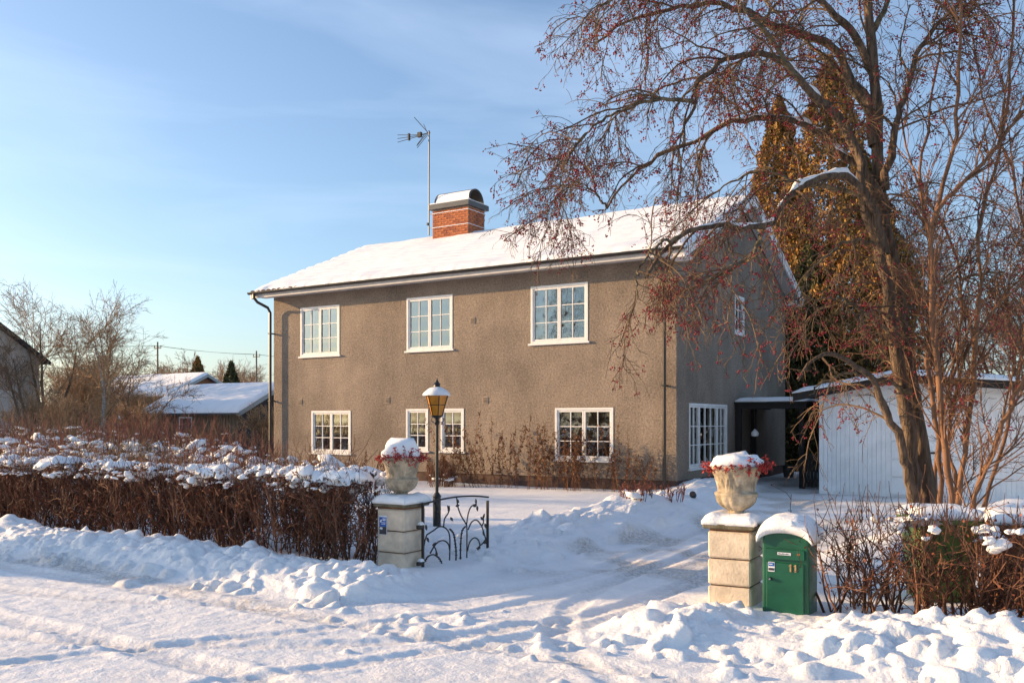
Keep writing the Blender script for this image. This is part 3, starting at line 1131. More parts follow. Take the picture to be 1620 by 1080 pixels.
# a few bare tile ends at the far eave corner
for k in range(9):
    b_ = MB()
    a = np.linspace(0, math.pi, 7)
    xk = XL + .10 + k * .22
    b_.prism([(xk + .085 * math.cos(t), EZ + .075 + .05 * math.sin(t)) for t in a], EY0 - .06, EY0 + .30)
    b_.build('roof_tile', M['roof_tile'], roof)

def roof_snow(half):
    nx, ny = 260, 56
    xs = np.linspace(XL - .03, XR_ + .03, nx)
    ts = np.linspace(0, 1, ny) ** 1.25 if half == 0 else np.linspace(0, 1, ny)
    Xs, Ts = np.meshgrid(xs, ts)
    ye = EY0 - .075 if half == 0 else EY1 + .06
    Ys = ye + (HD / 2 - ye) * Ts
    deck = EZ + .072 + SL * (np.where(Ys < HD / 2, Ys - EY0, EY1 - Ys))
    dist = np.abs(Ys - ye)
    th = 0.135 * (1 - np.exp(-(dist + .012) / .055)) ** 0.8
    th = th * (0.92 + 0.35 * fbm(Xs, Ys, 0.5, 3, 71))
    th += 0.034 * np.sin(dist * 2 * math.pi / 0.37 + 1.6 * fbm(Xs, Ys, 0.25, 2, 72)) * sstep(.3, .9, dist) + 0.010 * fbm(Xs, Ys, 2.5, 3, 73)
    edge = np.minimum(Xs - xs[0], xs[-1] - Xs)
    th *= 0.25 + 0.75 * (1 - np.exp(-(edge + .01) / .07))
    # thin, ragged snow at the far end of the eave
    th *= 1 - 0.75 * np.exp(-(dist / .25) ** 2) * sstep(XL + 2.6, XL + 0.2, Xs) * np.clip(0.6 + 1.8 * fbm(Xs, Ys, 2.4, 2, 74), 0, 1)
    th = np.maximum(th, 0.006)
    Ys = Ys + (0.055 * fbm(Xs, Ys * 0, 1.7, 4, 76, .6) - .005) * np.exp(-dist / .12) * (1 if half == 0 else -1)
    top = deck + th
    # the chimney's lee keeps a drift
    V = np.concatenate([np.stack([Xs, Ys, top], -1).reshape(-1, 3), np.stack([Xs, Ys, deck + .002 + np.minimum(0, (dist - .075) * .3)], -1).reshape(-1, 3)])
    id_ = np.arange(nx * ny).reshape(ny, nx)
    q = np.stack([id_[:-1, :-1], id_[:-1, 1:], id_[1:, 1:], id_[1:, :-1]], -1).reshape(-1, 4)
    n_ = nx * ny
    def strip(a, b):
        return np.stack([a, b, b + n_, a + n_], -1)
    sk = [strip(id_[0, 1:], id_[0, :-1]), strip(id_[:-1, 0], id_[1:, 0]), strip(id_[1:, -1], id_[:-1, -1])]
    F = np.concatenate([q] + sk)
    np_obj('roof_snow', V, F if half == 0 else F[:, ::-1], M['snow'], roof, smooth=True)


roof_snow(0)
roof_snow(1)

# downpipes
def downpipe(pts, shoe=True, straps=()):
    m_ = MB(); m_.tube(pts, .042, 10)
    d = hpart(m_, 'downpipe', M['brown_metal'], smooth=False)
    for (x, y, z) in straps:
        k = MB(); k.box(x - .052, x + .052, y - .052, y + .16, z - .014, z + .014); k.build('pipe_bracket', M['black_metal'], d)
    return d


GYc = EY0 - .09
downpipe([(-HL - .18, GYc, EZ + .03), (-HL - .18, GYc, EZ - .10), (-HL - .14, GYc + .10, EZ - .22), (-HL - .02, -.22, EZ - .36), (-HL + .01, -.15, EZ - .50), (-HL + .01, -.15, .35), (-HL + .01, -.15, .12), (-HL + .02, -.40, .05)],
         straps=[(-HL + .01, -.15, 4.3), (-HL + .01, -.15, 2.3)])
downpipe([(-.26, GYc, EZ + .03), (-.26, GYc, EZ - .08), (-.26, GYc + .08, EZ - .20), (-.26, -.20, EZ - .38), (-.26, -.12, EZ - .50), (-.26, -.12, .30), (-.26, -.13, .20), (-.20, -.35, .07), (-.15, -.55, .04)],
         straps=[(-.26, -.12, 4.4), (-.26, -.12, 2.5)])

# chimney with its bricks, bands and hooded cap
CX0, CX1, CY0, CY1 = -9.80, -8.42, 4.00, 4.95
chim = MB()
CZ0, CZ1 = 7.2, 8.42
chim.box(CX0 + .014, CX1 - .014, CY0 + .014, CY1 - .014, CZ0, CZ1 - .004)
chimney = hpart(chim, 'chimney', M['mortar'])
bl, bw, bh, jt = 0.2175, 0.105, 0.062, 0.012
BM = {}
def brick_mesh(lx, ly, k):
    key = (round(lx, 3), round(ly, 3), k)
    if key not in BM:
        b_ = MB(); b_.box(0, lx, 0, ly, 0, bh, .004)
        BM[key] = b_.mesh('brick', M['brick'] if k == 0 else M['brick_dark'])
    return BM[key]
course, z = 0, 7.28
while z + bh <= CZ1 - .002:
    off = (course % 2) * (bl + jt) / 2
    for face in range(4):
        L0, L1 = (CX0, CX1) if face < 2 else (CY0 + bw * 0, CY1)
        u = L0 - off
        while u < L1 - .02:
            a, b = max(u, L0), min(u + bl, L1)
            if b - a > .03 and not (face >= 2 and min(b, CY1 - .061) - max(a, CY0 + .061) < .02):
                kk = 0 if random.random() < .72 else 1
                jig = random.uniform(-.004, .004)
                if face == 0: inst('brick', brick_mesh(b - a, .06, kk), chimney, (a, CY0 + jig, z))
                elif face == 1:
                    if z > 8.0: inst('brick', brick_mesh(b - a, .06, kk), chimney, (a, CY1 - .06 + jig, z))
                elif face == 2: inst('brick', brick_mesh(.06, min(b, CY1 - .061) - max(a, CY0 + .061), kk), chimney, (CX1 - .06 + jig, max(a, CY0 + .061), z))
                elif z > 7.7: inst('brick', brick_mesh(.06, min(b, CY1 - .061) - max(a, CY0 + .061), kk), chimney, (CX0 + jig, max(a, CY0 + .061), z))
            u += bl + jt
    z += bh + jt
    course += 1
for zb in (7.85, 8.30):
    b_ = MB()
    o_ = .012
    b_.box(CX0 - o_, CX1 + o_, CY0 - o_ - .004, CY0 - o_, zb, zb + .020); b_.box(CX1 + o_, CX1 + o_ + .004, CY0 - o_, CY1 + o_, zb, zb + .020)
    b_.box(CX0 - o_ - .004, CX0 - o_, CY0 - o_, CY1 + o_, zb, zb + .020)
    b_.build('steel_band', M['print_white'], chimney)
b_ = MB(); b_.box(CX0 - .09, CX1 + .09, CY0 - .10, CY1 + .10, CZ1, CZ1 + .16, .01); b_.build('cap_flange', M['sheet'], chimney)
# barrel hood, open at the gable ends
ya, yb, zc = CY0 + .06, CY1 - .06, CZ1 + .16
ar = [(math.cos(t), math.sin(t)) for t in np.linspace(0, math.pi, 15)]
ym, rr = (ya + yb) / 2, (yb - ya) / 2
poly = [(ym - c * rr, zc + .03 + s * .42) for c, s in ar]
poly = [(ya, zc)] + poly + [(yb, zc)]
inn = [(ym - c * (rr - .03), zc + .03 + s * .39) for c, s in ar[::-1]]
inn = [(yb - .03, zc)] + inn + [(ya + .03, zc)]
b_ = MB(); b_.prism_x(poly + inn, CX0 + .02, CX1 + .0); b_.build('chimney_hood', M['sheet'], chimney)
V, F = [], []
nn = 12
for i in range(nn + 1):
    x = CX0 + .1 + (CX1 - .02 - CX0 - .1) * i / nn
    for j in range(9):
        t = math.pi * (.03 + .27 * j / 8)
        rr2 = 1 + (.06 * math.sin(math.pi * j / 8) * (i / nn) ** .6)
        V.append((x, ym - math.cos(t) * rr * rr2, zc + .034 + math.sin(t) * .42 * rr2))
for i in range(nn):
    for j in range(8):
        a = i * 9 + j
        F.append((a, a + 9, a + 10, a + 1))
b_ = MB(); b_.raw(V, F)
hs = b_.build('hood_snow', M['snow'], chimney, smooth=True)
b_ = MB(); b_.box(CX0 - .07, CX1 + .08, CY0 - .085, CY0 + .055, CZ1 + .161, CZ1 + .205, .015); b_.build('flange_snow', M['snow'], chimney)
b_ = MB(); b_.box(CX1 - .01, CX1 + .08, CY0 + .06, CY1 + .08, CZ1 + .161, CZ1 + .185, .010); b_.build('flange_snow', M['snow'], chimney)

# aerial on its mast
ant = empty('television_aerial', (CX0 - .16, CY0 + .02, 7.55))
tag(ant, 'thin television aerial on a tall mast clamped to the chimney', 'aerial')
b_ = MB(); b_.tube([(0, 0, .10), (0, 0, 1.8), (0.01, 0, 3.45)], .024, 8); b_.build('mast', M['sheet'], ant)
for zz in (.33, .77):
    b_ = MB(); b_.box(.0, .16, -.012, .012, zz - .012, zz + .012); b_.build('wall_bracket', M['galv'], ant)
b_ = MB(); b_.box(-.06, .0, -.04, .04, .42, .50); b_.build('cable_box', M['black_metal'], ant)
zb = 3.38
b_ = MB(); b_.tube([(.05, 0, zb), (-.30, -.03, zb - .02)], .018, 6); b_.build('boom', M['sheet'], ant)
for k, (dy, dz) in enumerate(((0, .05), (0, -.02), (0, -.09))):
    b_ = MB(); b_.tube([(-.30, -.03, zb - .02 + dz * .2), (-.62, -.08, zb - .02 + dz * .7), (-1.15, -.16, zb - .02 + dz * 1.7 + .02)], .010, 6); b_.build('director_rod', M['sheet'], ant)
b_ = MB(); b_.box(-.42, -.27, -.08, .02, zb - .09, zb + .07, .01); b_.build('dipole_box', M['black_metal'], ant)
b_ = MB(); b_.box(-.76, -.71, -.13, -.05, zb - .14, zb + .08); b_.build('spacer', M['black_metal'], ant)
for k, (p, q) in enumerate((((-.02, 0, zb), (-.36, -.3, zb + .48)), ((-.06, 0, zb + .01), (-.40, .25, zb + .42)), ((-.02, 0, zb - .03), (-.24, -.3, zb - .52)), ((-.10, 0, zb - .03), (-.34, -.2, zb - .42)), ((-.18, 0, zb - .03), (-.40, -.1, zb - .34)))):
    b_ = MB(); b_.tube([p, q], .011, 6); b_.build('reflector_rod', M['sheet'], ant)

# entrance canopy at the side wall: dark posts and beams, glazed screen, snow on top
can = empty('entrance_canopy', (0.85, 5.4, 0))
tag(can, 'dark timber canopy between the house side wall and the garage', 'canopy')
co = Vector((-.85, -5.4, 0))
def cpart(b_, nm, m_):
    o = b_.build(nm, m_, can); o.location = co; return o
for (x, y) in ((.10, 4.15), (.10, 5.45), (1.72, 4.15), (1.72, 6.6)):
    b_ = MB(); b_.box(x - .06, x + .06, y - .06, y + .06, -.05, 2.02); cpart(b_, 'post', M['dark_wood'])
b_ = MB(); b_.box(.03, 1.85, 4.07, 4.22, 2.02, 2.16); cpart(b_, 'beam', M['dark_wood'])
b_ = MB(); b_.box(.04, .16, 4.22, 6.9, 2.03, 2.15); cpart(b_, 'beam', M['dark_wood'])
b_ = MB(); b_.box(1.66, 1.78, 4.22, 6.9, 2.03, 2.15); cpart(b_, 'beam', M['dark_wood'])
b_ = MB(); b_.box(.01, 1.88, 4.02, 7.0, 2.161, 2.20); cpart(b_, 'canopy_deck', M['dark_wood'])
o = snow_cap('canopy_snow', 1.86, 2.95, .13, can, (0.945 - .85, 5.51 - 5.4, 2.20), 3, 16, 12)
gate2 = empty('side_gate', (1.95, 4.0, 0))
tag(gate2, 'narrow dark boarded gate beside the white garage', 'gate')
for k in range(5):
    b_ = MB(); b_.box(-.16 + k * .085, -.085 + k * .085, 0, .02, .05, .88); b_.build('plank', M['dark_wood'], gate2)
b_ = MB(); b_.box(-.20, .28, -.025, -.001, .70, .78); b_.build('rail', M['dark_wood'], gate2)
b_ = MB(); b_.box(-.20, .28, -.025, -.001, .18, .26); b_.build('rail', M['dark_wood'], gate2)
bk_ = MB(); bk_.lathe([(.13, 0), (.17, .30), (.18, .30), (.18, .33)], 16)
tag(bk_.build('bucket', M['sheet'], None, loc=(.75, 6.6, .12)), 'dark grey bucket standing by the house wall under the canopy', 'bucket')
bf = MB(); bf.lathe([(.02, 0), (.09, .02), (.10, .10), (.03, .18), (.008, .20)], 12)
bfo = bf.build('bird_feeder', M['white'], None, loc=(.52, 4.15, 1.30))
b_ = MB(); b_.tube([(0, 0, .19), (0, 0, .73)], .004, 5); b_.build('cord', M['black_metal'], bfo)
tag(bfo, 'small pale bird feeder hanging from the entrance canopy', 'bird feeder')

# ------------------------------------------------------------------ garage
gar = empty('garage', (4.2, 5.7, 0))
tag(gar, 'white boarded garage with low snowy gable roof behind the berry tree', 'garage')
go = Vector((-4.2, -5.7, 0))
def gpart(b_, nm, m_, parent=None):
    o = b_.build(nm, m_, parent or gar)
    if parent is None: o.location = go
    return o
GA0, GA1, GF, GB = 2.46, 7.60, 2.75, 8.6
GE, GAP = 2.34, 2.64
gm = 4.25
def gslope(x):
    return (GAP - GE) / ((gm - GA0) if x < gm else (GA1 - gm))
b_ = MB()
b_.prism([(GA0, -.1), (GA1, -.1), (GA1, GE), (gm, GAP - .004), (GA0, GE)], GF, GB)
gpart(b_, 'wall', M['white_board'])
x = GA0
while x < 3.94:
    w_ = .098
    top = GAP - .06 - gslope(x) * abs(x + w_ / 2 - gm)
    b_ = MB(); b_.box(x, x + w_ - .007, GF - .012 - random.uniform(0, .003), GF - .001, .05, min(top, 2.3)); gpart(b_, 'plank', M['white_board'])
    x += w_
x = 5.93
while x < GA1 - .1:
    top = GAP - .06 - gslope(x) * abs(x + .05 - gm)
    b_ = MB(); b_.box(x, x + .091, GF - .012 - random.uniform(0, .003), GF - .001, .05, min(top, 2.3)); gpart(b_, 'plank', M['white_board'])
    x += .098
gd = MB(); gd.box(4.02, 5.86, GF - .012, GF - .001, .03, 2.08)
gdo = gpart(gd, 'door', M['white_board'])
for k in range(5):
    b_ = MB(); b_.box(4.05, 5.83, GF - .045, GF - .0125, .05 + k * .405, .05 + k * .405 + .385, .008); b_.build('panel', M['white_board'], gdo)
b_ = MB(); b_.box(4.86, 5.02, GF - .075, GF - .046, .98, 1.02); b_.build('handle', M['black_metal'], gdo)
b_ = MB(); b_.box(3.985, 5.90, GF - .05, GF - .002, 2.10, 2.20); gpart(b_, 'door_trim', M['white_board'])
RO = .48
b_ = MB()
ez = GE - gslope(GA0) * RO
ezr = GE - gslope(GA1) * RO
b_.prism([(GA0 - RO, ez), (gm, GAP), (GA1 + RO, ezr), (GA1 + RO, ezr + .09), (gm, GAP + .09), (GA0 - RO, ez + .09)], GF - .45, GB + .3)
gpart(b_, 'roof', M['dark_wood'])
for sgn in (-1, 1):
    b_ = MB()
    xe_ = GA0 - RO - .01 if sgn < 0 else GA1 + RO + .01
    eq = ez if sgn < 0 else ezr
    pl = [(xe_, eq - .09), (gm, GAP - .08), (gm, GAP + .10), (xe_, eq + .10)]
    b_.prism(pl if sgn < 0 else pl[::-1], GF - .485, GF - .452)
    gpart(b_, 'bargeboard', M['dark_wood'])
V, F = [], []
nx, ny = 60, 24
for layer in (1, 0):
    for j in range(ny):
        for i in range(nx):
            u = i / (nx - 1); v = j / (ny - 1)
            x = GA0 - RO - .03 + (GA1 - GA0 + 2 * RO + .06) * u
            y = GF - .50 + (GB + .35 - GF + .50) * v
            deck = GAP + .092 - gslope(x) * abs(x - gm)
            e = min(1, min(u, 1 - u) * 26) ** .5 * min(1, min(v, 1 - v) * 22) ** .5
            t = (.03 + .10 * e * (1 + .5 * noise.noise(Vector((x * .9, y * .9, 4)))) + .015 * noise.noise(Vector((x * 4, y * 4, 1)))) if layer else 0
            V.append((x, y, deck + t))
n_ = nx * ny
for j in range(ny - 1):
    for i in range(nx - 1):
        a = j * nx + i
        F.append((a, a + 1, a + nx + 1, a + nx))
for i in range(nx - 1):
    F.append((i + 1, i, i + n_, i + 1 + n_))
for j in range(ny - 1):
    a = j * nx; F.append((a, a + nx, a + nx + n_, a + n_))
    a = j * nx + nx - 1; F.append((a + nx, a, a + n_, a + nx + n_))
b_ = MB(); b_.raw(V, F); o = b_.build('roof_snow', M['snow'], gar, smooth=True); o.location = go

# ------------------------------------------------------------------ gate pillars, urns
def pillar(x, y, side, label, lean):
    p = empty('gate_pillar', (x, y, 0))
    p.rotation_euler = (lean[0], lean[1], 0)
    tag(p, label, 'pillar')
    w = .19
    z = -.15
    for k, h in enumerate((.20, .225, .235, .245)):
        jx, jy = random.uniform(-.006, .006), random.uniform(-.006, .006)
        b_ = MB(); b_.box(-w + jx, w + jx, -w + jy, w + jy, z, z + h - .012, .014); b_.build('block', M['concrete'], p)
        b_ = MB(); b_.box(-w + .02, w - .02, -w + .02, w - .02, z + h - .014, z + h + .002); b_.build('mortar_joint', M['plinth'], p)
        z += h
    b_ = MB(); b_.box(-w + .015, w - .015, -w + .015, w - .015, z - .01, z + .012); b_.build('neck', M['brown_wood'], p)
    b_ = MB(); b_.box(-w - .035, w + .035, -w - .035, w + .035, z + .010, z + .062, .012); b_.build('cap', M['cap_stone'], p)
    snow_cap('snow_cap', .46, .46, .082, p, (0, 0, z + .058), 5 + side, 16, 7, .012, lumpy=.35)
    return p, z + .062


def urn(x, y, z, label, seed, snow_h, red_side):
    u = empty('garden_urn', (x, y, z), seed * .7)
    tag(u, label, 'urn')
    def flute(a, zz):
        if .24 < zz < .40:
            t = (zz - .24) / .16
            return (.009 * (abs(math.sin(a * 7)) ** .7 - .6) + .006 * math.sin(a * 40 + 9 * t * math.sin(a * 10))) * math.sin(t * math.pi) ** .6
        if .05 < zz < .18:
            return .009 * abs(math.cos(a * 7)) - .004
        return 0
    prof = [(.001, 0), (.092, 0), (.094, .012), (.088, .022), (.072, .03), (.066, .045), (.075, .055), (.105, .07), (.14, .095), (.163, .125), (.174, .16), (.176, .178),
            (.186, .184), (.190, .198), (.184, .210), (.168, .214), (.162, .222), (.163, .245)]
    for k in range(1, 11):
        t = k / 10
        prof.append((.163 + .055 * t ** 2.1 + .004 * math.sin(t * 3), .245 + .165 * t))
    prof += [(.226, .415), (.236, .422), (.238, .436), (.230, .444), (.212, .446), (.20, .425), (.195, .39), (.001, .385)]
    b_ = MB(); b_.lathe(prof, 120, (0, 0, 0), flute); b_.build('bowl', M['urn'], u, smooth=True)
    rng = np.random.default_rng(seed)
    N = 130
    a = rng.uniform(0, 6.28, N)
    rad = .20 + rng.uniform(-.06, .03, N)
    S = np.stack([np.cos(a) * rad, np.sin(a) * rad, np.full(N, .42)], -1)
    D = np.stack([np.cos(a), np.sin(a), rng.uniform(-.15, 1.1, N)], -1)
    boost = 1 + 1.5 * np.clip(np.cos(a - red_side), 0, 1) ** 2 + .7 * np.clip(np.cos(a - red_side - 2.9), 0, 1) ** 4
    P = grow(rng, S, D, rng.uniform(.03, .08, N) * boost, 5, .28, -.06)
    R = taper(.0035, .002, N, 5)
    Cs = P[:, 1:].reshape(-1, 3)
    Cs = np.repeat(Cs, 4, axis=0) + rng.normal(0, .010, (len(Cs) * 4, 3))
    V, Fq = merge([tubes(P, R, 3), quads_at(rng, Cs, .014, None, 1.9)])
    o = np_obj('plant', V, Fq, M['red_leaf'], u); o["kind"] = "stuff"
    o["label"] = "red-leaved heather around the rim"
    # soft heap of snow in the bowl
    V0, F0 = ICO3
    V0 = V0.copy()
    out = []
    for v in V0:
        k = 1 + .22 * noise.noise(Vector(v) * 1.4 + Vector((seed, 0, 0))) + .10 * noise.noise(Vector(v) * 3.2 + Vector((0, seed, 0)))
        z_ = v[2] * (snow_h if v[2] > 0 else .055)
        bump = .05 * max(0, noise.noise(Vector((v[0] * 1.6 + seed * 2, v[1] * 1.6, 2.2)))) if v[2] > 0 else 0
        out.append((v[0] * .222 * k, v[1] * .222 * k, .445 + z_ * k + bump * 1.6))
    b_ = MB(); b_.raw(out, F0); b_.build('snow_heap', M['snow'], u, smooth=True)
    return u


pl_, pz = pillar(1.125, -11.185, 0, 'stacked stone gate pillar with blue sticker beside the iron gate', (.0, .0))
pr_, pz2 = pillar(4.895, -11.18, 1, 'stacked stone gate pillar next to the green mailbox', (.012, -.008))
urn(1.125, -11.185, pz + .045, 'shaded grey urn with tall heap of snow on the pillar beside the iron gate', 3, .20, 3.4)
urn(4.895, -11.18, pz2 + .045, 'sunlit urn with red heather and snow on the pillar next to the mailbox', 5, .10, 3.0)
# information sticker on the pillar face
stk = empty('sticker', (-.10, -.197, .56), 0, pl_)
b_ = MB(); b_.box(-.055, .055, -.003, 0, -.10, .11); b_.build('backing', M['print_white'], stk)
b_ = MB(); b_.box(-.050, .050, -.0055, -.0032, -.01, .092); b_.build('blue_field', M['blue'], stk)
b_ = MB(); b_.box(-.050, .050, -.0055, -.0032, -.095, -.011); b_.build('photo_field', M['dark_print'], stk)
b_ = MB(); b_.raw([(-.042, -.0075, .045), (-.030, -.0075, .030), (-.010, -.0075, .055), (-.020, -.0075, .070)], [(0, 1, 2, 3)]); b_.build('emblem', M['print_white'], stk)
for k, (x0, x1, zz) in enumerate(((-.002, .044, .070), (-.002, .040, .054), (-.02, .042, .030), (-.02, .036, .014))):
    b_ = MB(); b_.box(x0, x1, -.0075, -.0056, zz, zz + (.010 if k < 2 else .006)); b_.build('text_line', M['print_white'], stk)
b_ = MB(); b_.raw([(-.045, -.0075, -.035), (-.02, -.0075, -.045), (.0, -.0075, -.038), (-.004, -.0075, -.020), (-.03, -.0075, -.016)], [(0, 1, 2, 3, 4)]); b_.build('picture_mark', M['print_white'], stk)

# ------------------------------------------------------------------ wrought-iron gate, swung inwards
gate = empty('iron_gate', (1.40, -11.16, 0.03))
tag(gate, 'black wrought-iron gate with leafy vine pattern standing open', 'gate')
gate.rotation_euler = (0, 0, math.radians(86))
GL, GH = 1.17, .76
def gmap(Xp, Yp):
    s = (Xp - 312) / 318.0
    yb_ = 1000 - 70 * s
    hh = 317 - 19 * s
    return (s * GL, 0.0, (yb_ - Yp) / hh * GH)
def smooth_pts(pts, n=4):
    p = [Vector(q) for q in pts]
    out = []
    for i in range(len(p) - 1):
        a, b, c, d = p[max(i - 1, 0)], p[i], p[i + 1], p[min(i + 2, len(p) - 1)]
        for k in range(n):
            t = k / n
            out.append(0.5 * ((2 * b) + (c - a) * t + (2 * a - 5 * b + 4 * c - d) * t * t + (3 * b - a - 3 * c + d) * t ** 3))
    out.append(p[-1])
    return [tuple(q) for q in out]
for zz0, zz1, xs_ in ((0.0, .78, 0.0), (.0, .72, GL)):
    b_ = MB(); b_.box(xs_ - .012, xs_ + .012, -.012, .012, zz0, zz1); b_.build('post', M['black_metal'], gate)
b_ = MB(); b_.tube(smooth_pts([gmap(*q) for q in ((306, 684), (380, 660), (470, 640), (560, 631), (634, 632))]), .011, 6); b_.build('top_rail', M['black_metal'], gate)
for zz in (.12, .52):
    b_ = MB(); b_.box(-.09, -.012, -.015, .015, zz - .02, zz + .02); b_.build('hinge', M['black_metal'], gate)
VINES = [[(330, 820), (360, 800), (385, 782), (410, 783), (432, 805), (438, 850), (436, 935)],
         [(437, 790), (455, 810), (463, 850), (468, 900), (465, 965)],
         [(345, 905), (365, 870), (385, 850), (410, 845), (430, 860), (437, 890)],
         [(320, 945), (335, 920), (360, 910), (385, 925), (402, 955), (410, 980)],
         [(318, 985), (335, 975), (350, 982), (358, 995)],
         [(470, 640), (478, 690), (495, 730), (515, 760), (522, 790), (521, 955)],
         [(490, 965), (490, 870), (497, 800), (515, 775)],
         [(520, 765), (530, 710), (545, 680), (570, 668)],
         [(528, 790), (545, 755), (570, 742), (595, 765), (610, 800), (620, 830)],
         [(525, 890), (535, 850), (555, 828), (575, 830), (588, 855), (585, 905), (575, 925)],
         [(545, 955), (555, 930), (580, 916), (608, 935)],
         [(385, 782), (392, 745), (385, 715), (380, 680)],
         [(408, 783), (412, 745), (428, 720), (436, 700)],
         [(318, 870), (322, 845), (330, 820)],
         [(598, 770), (608, 752), (606, 730)], [(590, 860), (604, 850), (618, 832)], [(375, 900), (368, 880), (357, 866)]]
for k, vv in enumerate(VINES):
    b_ = MB(); b_.tube(smooth_pts([gmap(*q) for q in vv]), .0085 if k not in (1, 6) else .010, 6); v_ = b_.build('vine', M['black_metal'], gate)
    if k in (1, 3, 6, 10):                        # twisted wire on the bark-like bars
        sp = smooth_pts([gmap(*q) for q in vv], 6)
        for q in sp[1::2]:
            b_ = MB(); b_.box(q[0] - .018, q[0] + .018, -.006, .006, q[2] - .004, q[2] + .004); b_.build('barb', M['black_metal'], v_)
lf = MB()
lp_ = [(0, 0), (.014, .018), (.016, .036), (.008, .056), (0, .068), (-.008, .056), (-.016, .036), (-.014, .018)]
lf.prism(lp_, -.004, .004)
LEAF = lf.mesh('leaf', M['black_metal'])
for (xp, yp, a) in ((380, 690, -.4), (375, 715, 1.2), (430, 710, .3), (436, 702, -.6), (440, 735, 2.4), (466, 684, 1.4), (482, 668, -.7), (570, 668, -.2), (572, 672, -1.8), (574, 675, 3.0), (605, 735, .5), (606, 742, -.8), (615, 755, 2.8), (605, 845, 1.8), (612, 815, -.4), (618, 828, 2.9), (575, 880, 1.0), (588, 880, -1.2), (357, 868, 1.2), (372, 895, 2.8), (330, 832, 2.6), (329, 800, -.2), (395, 700, -1.2)):
    inst('leaf', LEAF, gate, gmap(xp, yp), (0, a, 0))
for zz in (.12, .52):
    snow_cap('hinge_snow', .06, .05, .035, gate, (-.03, 0, zz + .02), int(zz * 10), 6, 3)

# ------------------------------------------------------------------ mailbox
mbx = empty('mailbox', (5.395, -11.30, -.03))
tag(mbx, 'dark green round-topped mailbox numbered 11 with a hood of snow', 'mailbox')
mw, mh, md = .193, .73, .15
arch = [(mw * math.cos(t), mh + .105 * math.sin(t)) for t in np.linspace(0, math.pi, 17)]
poly = [(-mw, -.15), (mw, -.15)] + arch
b_ = MB(); b_.prism(poly, -md, md)
bx_ = b_.build('body', M['green_paint'], mbx)
bv = bx_.modifiers.new('bevel', 'BEVEL'); bv.width = .018; bv.segments = 3; bv.limit_method = 'ANGLE'; bv.angle_limit = math.radians(50)
b_ = MB(); b_.box(-.155, .155, -md - .012, -md - .001, .02, .555, .006); dr_ = b_.build('door', M['green_paint'], mbx)
b_ = MB(); b_.prism([(-.162, .585), (.162, .585), (.162, .655), (.155, .665), (-.155, .665), (-.162, .655)], -md - .030, -md - .001); fl = b_.build('flap', M['green_paint'], mbx)
b_ = MB(); b_.box(-.055, .055, -md - .034, -md - .031, .622, .643); b_.build('name_plate', M['print_white'], fl)
for k in range(9):
    b_ = MB(); b_.box(-.047 + k * .0105, -.0405 + k * .0105, -md - .0362, -md - .0345, .628, .637 - (k % 3) * .002); b_.build('plate_letter', M['dark_print'], fl)
one = [(-.012, 0), (.012, 0), (.012, .062), (-.006, .062), (-.024, .052), (-.024, .043), (-.012, .046)]
for k, xx in enumerate((.048, .088)):
    b_ = MB(); b_.prism([(xx + p[0] * .55, .485 + p[1]) for p in one], -md - .019, -md - .0125); b_.build('digit', M['brass'], dr_)
b_ = MB(); b_.tube([(-.118, -md - .012, .415), (-.118, -md - .038, .415)], .013, 12); lk = b_.build('lock', M['black_metal'], dr_)
b_ = MB(); b_.tube([(-.118, -md - .0385, .415), (-.118, -md - .042, .415)], .008, 10); b_.build('lock_cylinder', M['chrome'], lk)
st2 = MB(); st2.box(-.138, -.083, -md - .0145, -md - .0125, .475, .555); s2 = st2.build('sticker', M['print_white'], dr_)
b_ = MB(); b_.box(-.134, -.087, -md - .0165, -md - .015, .520, .550); b_.build('blue_field', M['blue'], s2)
b_ = MB(); b_.box(-.134, -.087, -md - .0165, -md - .015, .484, .505); b_.build('photo_field', M['dark_print'], s2)
b_ = MB(); b_.box(-.128, -.100, -md - .0180, -md - .0168, .533, .540); b_.build('text_line', M['print_white'], s2)
snow_cap('snow_hood', .46, .40, .115, mbx, (0, 0, mh - .012), 12, 22, 4, .03, arch=lambda x: .118 * math.sqrt(max(0, 1 - min(1, abs(x) / .235) ** 2)) - .0, lumpy=.16)

